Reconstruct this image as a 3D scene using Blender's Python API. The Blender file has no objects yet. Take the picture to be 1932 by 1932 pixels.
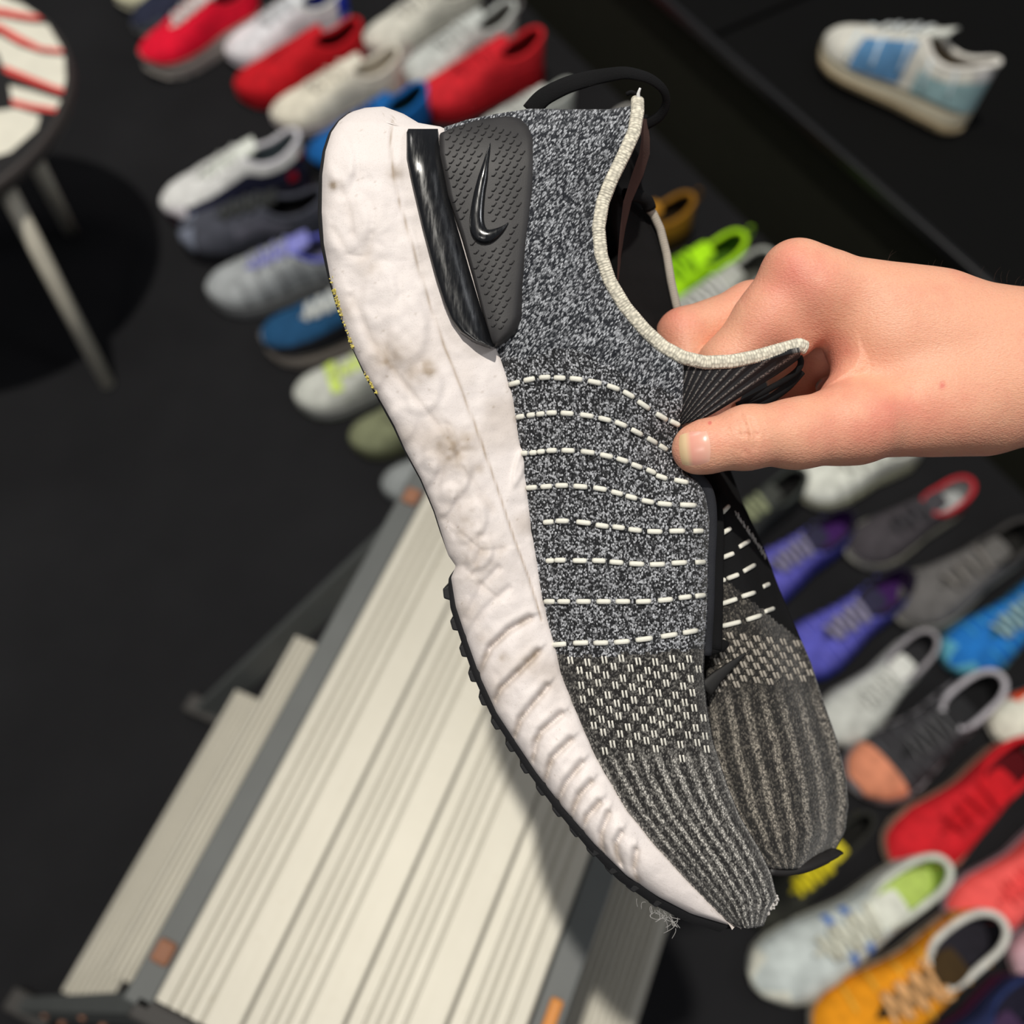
import bpy, math, random
import numpy as np
from mathutils import Vector, Matrix
random.seed(7); rng = np.random.RandomState(7)

# ---------------------------------------------------------------- camera, light, exposure
F = 1740.0; TILT = math.radians(28); H = 1.42; D = 0.31      # focal (px of 1932), tilt from straight down, eye height, distance of the held shoe
sc = bpy.context.scene
cam_d = bpy.data.cameras.new('camera'); cam = bpy.data.objects.new('camera', cam_d)
sc.collection.objects.link(cam); sc.camera = cam
cam.location = (0, 0, H); cam.rotation_euler = (TILT, 0, 0)
cam_d.sensor_width = 36; cam_d.lens = 36 * F / 1932; cam_d.clip_start = 0.02; cam_d.clip_end = 50
cam_d.dof.use_dof = True; cam_d.dof.focus_distance = D + 0.002; cam_d.dof.aperture_fstop = 6.3
sc.view_settings.view_transform = 'Standard'; sc.view_settings.look = 'None'
sc.view_settings.exposure = 0.0; sc.view_settings.gamma = 1.0; sc.view_settings.use_curve_mapping = False
world = bpy.data.worlds.new('world'); sc.world = world; world.use_nodes = True
world.node_tree.nodes['Background'].inputs[0].default_value = (0.9, 0.93, 1.0, 1)
world.node_tree.nodes['Background'].inputs[1].default_value = 0.16
spot_d = bpy.data.lights.new('hall_spotlight', 'SPOT'); spot_d.energy = 1900; spot_d.shadow_soft_size = .10; spot_d.spot_size = math.radians(75); spot_d.spot_blend = .3; spot_d.color = (1.0, 0.955, 0.87)
spot = bpy.data.objects.new('hall_spotlight', spot_d); sc.collection.objects.link(spot)
spot.location = (-.68, .57, 8.4); spot.rotation_euler = (0, 0, 0)
def fill_lamp(loc, size, power, col):  # unseen soft area light, added as fill
    d = bpy.data.lights.new('soft_fill_light', 'AREA'); d.shape = 'RECTANGLE'; d.size = size[0]; d.size_y = size[1]; d.energy = power; d.color = col
    o = bpy.data.objects.new('soft_fill_light', d); sc.collection.objects.link(o); o.location = loc
    o.rotation_euler = (Vector(loc) - Vector((0, .7, .6))).to_track_quat('Z', 'Y').to_euler()
fill_lamp((-1.6, 2.6, 3.6), (.5, .5), 16, (1, .96, .9))
fill_lamp((2.4, .2, 3.4), (.6, .6), 14, (.95, .97, 1))
fill_lamp((-.9, -1.6, 3.2), (.5, .5), 10, (1, .96, .9))

col = sc.collection
def ray(px, py):
    x = px - 966.; y = 966. - py
    return np.array([x, y * math.cos(TILT) + F * math.sin(TILT), y * math.sin(TILT) - F * math.cos(TILT)])
def at(px, py, z=0.):                      # where a sight line meets the horizontal plane of height z (metres)
    d = ray(px, py); return np.array([0, 0, H]) + d * (z - H) / d[2]
# ---------------------------------------------------------------- object helpers
def link(name, me, parent=None, smooth=True, mat=None, label=None):
    o = bpy.data.objects.new(name, me); col.objects.link(o)
    if parent is not None: o.parent = parent
    if mat is not None and len(me.materials) == 0: me.materials.append(mat)
    if smooth and len(me.polygons): me.polygons.foreach_set('use_smooth', [True] * len(me.polygons))
    if label: o['label'] = label
    return o
def empty(name, loc, rot=(0, 0, 0)):
    o = bpy.data.objects.new(name, None); col.objects.link(o); o.location = loc; o.rotation_euler = rot
    o.empty_display_size = .02; return o
def tag(o, label, cat, group=None, kind=None):
    o['label'] = label
    if cat: o['category'] = cat
    if group: o['group'] = group
    if kind: o['kind'] = kind
    return o
def mesh(verts, faces, uv=None, name='m'):
    me = bpy.data.meshes.new(name); me.from_pydata([tuple(map(float, v)) for v in verts], [], [tuple(int(i) for i in f) for f in faces])
    if uv is not None:
        l = me.uv_layers.new(name='UVMap'); idx = np.empty(len(me.loops), dtype=np.int32); me.loops.foreach_get('vertex_index', idx)
        l.data.foreach_set('uv', np.asarray(uv, dtype=np.float32)[idx].ravel())
    me.update(); return me
class MB:
    def __init__(s): s.v = []; s.f = []; s.u = []
    def add(s, v, f, u=None):
        b = len(s.v); s.v += [tuple(x) for x in v]; s.f += [tuple(i + b for i in q) for q in f]
        s.u += [tuple(x) for x in u] if u is not None else [(0., 0.)] * len(v)
    def grid(s, P, U=None, flip=False, closev=False):
        P = np.asarray(P); n, m = P.shape[:2]; f = []
        for i in range(n - 1):
            for j in range(m if closev else m - 1):
                k = (j + 1) % m
                q = (i * m + j, i * m + k, (i + 1) * m + k, (i + 1) * m + j)
                f.append(q[::-1] if flip else q)
        s.add(P.reshape(-1, 3), f, None if U is None else np.asarray(U).reshape(-1, 2))
    def box(s, c, sz, M=None):
        v = []
        for x in (-.5, .5):
            for y in (-.5, .5):
                for z in (-.5, .5):
                    p = Vector((x * sz[0], y * sz[1], z * sz[2]))
                    if M is not None: p = M @ p
                    v.append((p[0] + c[0], p[1] + c[1], p[2] + c[2]))
        s.add(v, [(0, 1, 3, 2), (4, 6, 7, 5), (0, 4, 5, 1), (2, 3, 7, 6), (0, 2, 6, 4), (1, 5, 7, 3)])
    def build(s, name, mat, parent=None, smooth=True, label=None, bevel=0):
        o = link(name, mesh(s.v, s.f, s.u, name), parent, smooth, mat, label)
        if bevel:
            b = o.modifiers.new('bevel', 'BEVEL'); b.width = bevel; b.segments = 2; b.limit_method = 'ANGLE'
        return o
def resample(pts, n):
    p = np.asarray(pts, float); d = np.r_[0, np.cumsum(np.linalg.norm(np.diff(p, axis=0), axis=1))]
    t = np.linspace(0, d[-1], n); return np.stack([np.interp(t, d, p[:, k]) for k in range(p.shape[1])], 1)
def smooth_path(pts, n, it=6):
    p = resample(pts, n)
    for _ in range(it): p[1:-1] = .25 * p[:-2] + .5 * p[1:-1] + .25 * p[2:]
    return p
def tube(mb, pts, r, k=8, ry=None, up=(0, 0, 1), cap=True):
    """sweep an ellipse (r across, ry along 'up') down a path; r may be an array"""
    p = np.asarray(pts, float); n = len(p); r = np.broadcast_to(np.asarray(r, float), (n,)); ry = r if ry is None else np.broadcast_to(np.asarray(ry, float), (n,))
    T = np.gradient(p, axis=0); T /= np.linalg.norm(T, axis=1)[:, None] + 1e-12
    up = np.broadcast_to(np.asarray(up, float), (n, 3))
    S = np.cross(T, up); ln = np.linalg.norm(S, axis=1)[:, None]; S = np.where(ln > 1e-5, S / (ln + 1e-12), np.array([1., 0, 0])); N = np.cross(S, T)
    a = np.linspace(0, 2 * np.pi, k, endpoint=False)
    P = p[:, None] + S[:, None] * (np.cos(a)[None, :, None] * r[:, None, None]) + N[:, None] * (np.sin(a)[None, :, None] * ry[:, None, None])
    L = np.r_[0, np.cumsum(np.linalg.norm(np.diff(p, axis=0), axis=1))]
    U = np.stack(np.broadcast_arrays(L[:, None] * 100, a[None] / 6.283), -1)
    mb.grid(P, U, closev=True)
    if cap:
        b = len(mb.v); mb.v += [tuple(p[0]), tuple(p[-1])]; mb.u += [(0, 0), (0, 0)]; s0 = b - n * k
        for j in range(k):
            mb.f.append((b, s0 + (j + 1) % k, s0 + j)); e = b - k
            mb.f.append((b + 1, e + j, e + (j + 1) % k))
# ---------------------------------------------------------------- materials
MATS = {}
class NT:
    def __init__(s, name):
        s.m = bpy.data.materials.new(name); s.m.use_nodes = True; s.t = s.m.node_tree; s.b = s.t.nodes['Principled BSDF']
    def n(s, typ, **kw):
        o = s.t.nodes.new(typ)
        for k, v in kw.items():
            if k.startswith('i_'):
                key = k[2:]; key = int(key) if key.isdigit() else key
                o.inputs[key].default_value = v
            else: setattr(o, k, v)
        return o
    def l(s, a, b): s.t.links.new(a, b)
    def noise(s, vec, scale, detail=2, rough=.5):
        o = s.n('ShaderNodeTexNoise', i_Scale=scale, i_Detail=detail, i_Roughness=rough)
        if vec is not None: s.l(vec, o.inputs['Vector'])
        return o.outputs['Fac']
    def ramp(s, fac, stops):
        o = s.n('ShaderNodeValToRGB'); e = o.color_ramp.elements
        while len(e) < len(stops): e.new(.5)
        for q, (p, c) in zip(e, stops): q.position = p; q.color = (*c, 1) if len(c) == 3 else c
        s.l(fac, o.inputs[0]); return o.outputs[0]
    def mix(s, fac, a, b):
        o = s.n('ShaderNodeMix', data_type='RGBA')
        for v, i in ((fac, 0), (a, 6), (b, 7)):
            if hasattr(v, 'links') or isinstance(v, bpy.types.NodeSocket): s.l(v, o.inputs[i])
            else: o.inputs[i].default_value = (*v, 1) if isinstance(v, tuple) else v
        return o.outputs[2]
    def math(s, op, a, b=0., c=0.):
        o = s.n('ShaderNodeMath', operation=op)
        for i, v in enumerate((a, b, c)):
            if isinstance(v, bpy.types.NodeSocket): s.l(v, o.inputs[i])
            else: o.inputs[i].default_value = v
        return o.outputs[0]
    def bump(s, h, strength, dist):
        o = s.n('ShaderNodeBump', i_Strength=strength, i_Distance=dist); s.l(h, o.inputs['Height']); s.l(o.outputs[0], s.b.inputs['Normal'])
    def obj(s): return s.n('ShaderNodeTexCoord').outputs['Object']
    def uv(s, sc=(1, 1, 1), rot=0):
        m = s.n('ShaderNodeMapping'); s.l(s.n('ShaderNodeTexCoord').outputs['UV'], m.inputs[0]); m.inputs['Scale'].default_value = sc; m.inputs['Rotation'].default_value = (0, 0, rot); return m.outputs[0]
def lin(r, g, b):
    f = lambda c: (c / 255 / 12.92) if c / 255 <= .04045 else ((c / 255 + .055) / 1.055) ** 2.4
    return (f(r), f(g), f(b))
def fabric(c, rough=.85, amt=.18, name='fabric', bscale=900, spec=.25):
    """cloth or synthetic leather in one colour with slight unevenness; c in display rgb"""
    key = ('fab', c, rough, amt, bscale)
    if key in MATS: return MATS[key]
    t = NT(name); k = lin(*c); v = t.obj()
    n = t.noise(v, 60, 4)
    a = tuple(x * (1 - amt) for x in k); b = tuple(min(1, x * (1 + amt)) for x in k)
    t.l(t.ramp(n, [(.3, a), (.7, b)]), t.b.inputs['Base Color'])
    t.b.inputs['Roughness'].default_value = rough; t.b.inputs['Specular IOR Level'].default_value = spec
    t.bump(t.noise(v, bscale, 2), .3, .0006)
    MATS[key] = t.m; return t.m
def plain(c, rough=.5, spec=.5, metal=0, name='plastic', bump=0):
    key = ('pl', c, rough, spec, metal, bump)
    if key in MATS: return MATS[key]
    t = NT(name); k = lin(*c); v = t.obj(); n = t.noise(v, 35, 4)
    t.l(t.ramp(n, [(.3, tuple(x * .9 for x in k)), (.7, k)]), t.b.inputs['Base Color'])
    t.b.inputs['Roughness'].default_value = rough; t.b.inputs['Specular IOR Level'].default_value = spec; t.b.inputs['Metallic'].default_value = metal
    if bump: t.bump(t.noise(v, 1500, 2), bump, .0003)
    MATS[key] = t.m; return t.m

# ---------------------------------------------------------------- the setting
def carpet():
    t = NT('charcoal_carpet'); v = t.obj()
    a = t.noise(v, 5, 4); b = t.noise(v, 420, 2)
    c = t.mix(a, lin(29, 29, 31), lin(43, 43, 45)); c = t.mix(t.ramp(b, [(.35, (0, 0, 0)), (.7, (1, 1, 1))]), t.mix(.35, c, (0., 0., 0.)), c)
    t.l(c, t.b.inputs['Base Color']); t.b.inputs['Roughness'].default_value = 1; t.b.inputs['Specular IOR Level'].default_value = .1
    t.bump(b, .6, .003); return t.m
m = MB(); m.grid([[(x, y, 0) for x in np.linspace(-25, 25, 11)] for y in np.linspace(-14, 40, 13)], flip=True)
fl = m.build('floor', carpet(), None, False); tag(fl, 'charcoal carpet floor covered in rows of trainers', None, kind='structure')

# long black display plinth at the upper right
ang = math.radians(-57.8); pz = .30
e1 = np.array([math.cos(ang), math.sin(ang), 0]); e2 = np.array([-e1[1], e1[0], 0])
p0 = at(1290, 30, pz)
root = empty('display_plinth', (p0[0], p0[1], 0), (0, 0, ang))
tag(root, 'long low black display plinth behind the trainers, carrying one white and blue trainer', 'plinth')
blk = plain((7, 7, 7), .8, .12, name='black_laminate'); blk2 = plain((22, 22, 24), .35, .5, name='black_edging')
m = MB(); m.box((.2, .45, pz / 2 - .006), (5.0, .88, pz - .012)); m.build('body', plain((42, 42, 34), .9, .1, name='black_felt'), root, False)
for k in range(4):
    m = MB(); m.box((-1.9 + k * 1.18 + .21, .45, pz - .004), (1.17, .9, .012)); m.build('top_panel', blk, root, False, bevel=.003)
m = MB(); m.box((.2, .0, pz - .004), (5.0, .012, .02)); m.build('edge_strip', blk2, root, False, bevel=.003)

# ---------------------------------------------------------------- generic trainer
SS = [0, .012, .03, .06, .1, .16, .22, .28, .33, .38, .42, .47, .52, .57, .62, .66, .7, .74, .78, .82, .86, .9, .935, .965, .985, 1]
def ip(s, tab): return np.interp(s, [a for a, _ in tab], [b for _, b in tab])
WT = [(0, .001), (.012, .014), (.03, .022), (.06, .028), (.1, .032), (.25, .034), (.4, .034), (.55, .041), (.7, .048), (.82, .047), (.9, .040), (.95, .030), (.985, .016), (1, .001)]
TT_ = [(0, .102), (.06, .096), (.16, .080), (.25, .074), (.33, .080), (.42, .098), (.55, .085), (.7, .069), (.82, .057), (.92, .046), (.97, .038), (1, .028)]
ET = [(0, .0008), (.012, .010), (.03, .016), (.1, .024), (.25, .026), (.34, .024), (.42, .015), (.66, .011), (.74, .0), (1, 0)]
def trainer(name, toe, heel, cols, L=None, w=1.12, ztoe=.02, zheel=.07, base=0., sole_h=1.2, lace_r=.0032, nl=6, overlays=(), stripes=None, label='', group='trainers laid out on the carpet',
            loop=None, split=False, roll=0., heading=None, tongue_up=.016, high=1.0, pitch=0.):
    A = at(*toe, base + ztoe); B = at(*heel, base + zheel)
    h = math.atan2(A[1] - B[1], A[0] - B[0]) if heading is None else math.radians(heading)
    if L is None: L = float(np.clip(np.hypot(*(A - B)[:2]) * 1.03, .22, .31))
    c = A[:2] - np.array([math.cos(h), math.sin(h)]) * L / 2; LL = L; L = .29
    root = empty(name, (c[0], c[1], base), (roll, pitch, h)); root.scale = (LL / .29,) * 3; tag(root, label, 'trainer', group)
    kx = lambda s: (s - .5) * L
    W = lambda s: ip(s, WT) * w; T = lambda s: ip(s, TT_) * high + (sole_h - 1) * .026; E = lambda s: ip(s, ET) * w
    z0 = lambda s: ip(s, [(0, .004), (.06, 0), (.78, 0), (.9, .004), (1, .016)])
    hs = lambda s: ip(s, [(0, .036), (.3, .032), (.6, .025), (.9, .024), (1, .030)]) * sole_h
    cy = lambda s: ip(s, [(0, 0), (.5, .004), (.8, .001), (1, -.006)])
    g = lambda k, d: cols.get(k, d)
    # outsole + midsole
    def prism(za, zb, grow, nm, mt):
        S = SS; mb = MB(); rings = []
        prof = [(0, .965), (.3, 1.02), (.75, 1.03), (1, .97)]
        for q, gq in prof:
            ring = [(kx(s), cy(s) + W(s) * gq * grow, za(s) + (zb(s) - za(s)) * q) for s in S] + [(kx(s), cy(s) - W(s) * gq * grow, za(s) + (zb(s) - za(s)) * q) for s in S[::-1]]
            rings.append(ring)
        mb.grid(rings, closev=True); n = len(rings[0])
        for base_i, fl_ in ((0, True), (3 * n, False)):
            for i in range(len(S) - 1):
                q = (base_i + i, base_i + i + 1, base_i + n - 2 - i, base_i + n - 1 - i); mb.f.append(q[::-1] if not fl_ else q)
        return mb.build(nm, mt, root)
    prism(z0, lambda s: z0(s) + .005, 1.0, 'outsole', fabric(g('outsole', (40, 40, 42)), .8))
    ms = prism(lambda s: z0(s) + .005, hs, 1.05, 'midsole', plain(g('sole', (225, 222, 212)), .55, .4, name='foam'))
    if split:    # sculpted second foam layer
        prism(lambda s: z0(s) + .006, lambda s: z0(s) + .016, 1.10, 'lower_midsole', plain(g('sole2', (200, 190, 165)), .6, .4, name='foam'))
    def U(side, s, p, off=0.):
        a = p * math.pi / 2; e = E(s); Wb = W(s) * .97
        y = e + (Wb - e) * math.cos(a) ** .75 + off * math.cos(a) if p < 1 else e
        z = hs(s) - .004 + (T(s) - hs(s) + .004) * math.sin(a) ** .85 + off * math.sin(a)
        return (kx(s) + (off if s > .97 else 0), cy(s) + side * y, z)
    def shell(parts, nm, mt, off=0., s0=0, s1=1, p0_=0, p1_=1, sides=(1, -1), parent=root, lab=None):
        mb = MB(); S = [s0] + [s for s in SS if s0 < s < s1] + [s1]; Pn = np.linspace(p0_, p1_, 9)
        for sd in sides:
            mb.grid([[U(sd, s, p, off) for p in Pn] for s in S], flip=sd > 0)
        return mb.build(nm, mt, parent, label=lab)
    up = shell(0, 'upper', fabric(g('upper', (200, 200, 200))))
    for (s0, s1, a, b, cc, nm) in overlays:
        for sd_ in ([(1, -1)] if b == 1 or s1 == 1 else [(1,), (-1,)]): shell(0, nm, fabric(cc), .0018, s0, s1, a, b, sides=sd_)
    if stripes:  # raised ribs on the flanks
        sc_, n_ = stripes
        for i in range(n_):
            s = .12 + .62 * i / (n_ - 1) if n_ > 1 else .5
            for sd in (1, -1):
                mb = MB(); pts = [U(sd, s + .05 * p, p, .001) for p in np.linspace(.12, .86, 7)]
                tube(mb, pts, .0032, 5, .0018, up=(0, 0, 1)); mb.build('rib', fabric(sc_), root)
    # lining, insole
    mb = MB(); S = [s for s in SS if s <= .47]
    for sd in (1, -1):
        mb.grid([[(kx(s) * .985 + .001, cy(s) + sd * max(0.0005, (E(s) + (W(s) * .9 - E(s)) * math.cos(p * 1.5708) ** .8 - .002)), hs(s) + .004 + (T(s) - hs(s) - .006) * math.sin(p * 1.5708)) for p in np.linspace(0, 1, 6)] for s in S], flip=sd < 0)
    S2 = [s for s in SS if s <= .62]
    mb.grid([[(kx(s), cy(s) + W(s) * .9 * q, hs(s) + .006) for q in (-1, 0, 1)] for s in S2], flip=True)
    mb.build('lining', fabric(g('lining', (28, 28, 30)), .95), root)
    # collar
    S = [s for s in SS if s <= .42][::-1]
    path = [U(1, s, 1) for s in S] + [U(-1, s, 1) for s in S[::-1]]
    mb = MB(); tube(mb, smooth_path(path, 40, 3), .0048, 8, .0055); mb.build('collar', fabric(g('collar', g('upper', (200, 200, 200)))), root)
    # tongue
    mb = MB(); S = np.linspace(.30, .72, 9)
    def tz(s): return float(ip(s, [(.30, T(.42) + tongue_up), (.42, T(.42) + .004), (.72, T(.72) - .001)]))
    hw = lambda s: ip(s, [(.30, .016), (.36, .019), (.5, .015), (.72, .009)]) * w
    for dz in (0, -.004):
        mb.grid([[(kx(s), cy(s) + hw(s) * q, tz(s) + dz - .004 * q * q) for q in np.linspace(-1, 1, 7)] for s in S], flip=dz == 0)
    n = len(S) * 7
    mb.grid([[(kx(.30), cy(.3) + hw(.3) * q, tz(.3) + dz - .004 * q * q) for q in np.linspace(-1, 1, 7)] for dz in (0, -.004)])
    mb.build('tongue', fabric(g('tongue', g('upper', (200, 200, 200)))), root)
    # laces
    if nl:
        lm = fabric(g('lace', (225, 225, 222)), .9)
        for i in range(nl):
            s = .45 + .22 * i / max(1, nl - 1); d = .006 * (1 if i % 2 else -1); ww = E(s) + .008
            mb = MB(); tube(mb, [(kx(s) - d * q * .6, cy(s) + ww * q, T(s) + .004 + .004 * (1 - q * q)) for q in np.linspace(-1, 1, 7)], lace_r, 6, .0022)
            mb.build('lace', lm, root)
        if g('bow', False):
            for sd in (1, -1):
                mb = MB(); q = np.linspace(0, 2 * np.pi, 14); tube(mb, [(kx(.44) + .010 * math.sin(2 * a) * .5, cy(.4) + sd * (.012 + .014 * (1 - math.cos(a)) / 2), T(.44) + .009 + .004 * math.sin(a)) for a in q], .0022, 6)
                mb.build('lace', lm, root)
    mb = MB(); mb.grid([[U(sd * 1, s, p, .0018) for p in np.linspace(.35, 1, 6)] for sd, s in ((-1, .06), (-1, .03), (-1, .012), (1, .0), (1, .012), (1, .03), (1, .06))])
    mb.build('heel_tab', fabric(g('tab', g('sole', (225, 222, 212)))), root)
    if loop:
        a = np.linspace(-.3, math.pi + .3, 14); mb = MB()
        tube(mb, [(kx(0) - .006 - .012 * math.sin(q), .0, T(0) - .004 + .018 * math.cos(q)) for q in a], .0035, 6, .0015, up=(0, 1, 0)); mb.build('pull_loop', fabric(loop), root)
    return root
W_ = (232, 230, 224)
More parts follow.
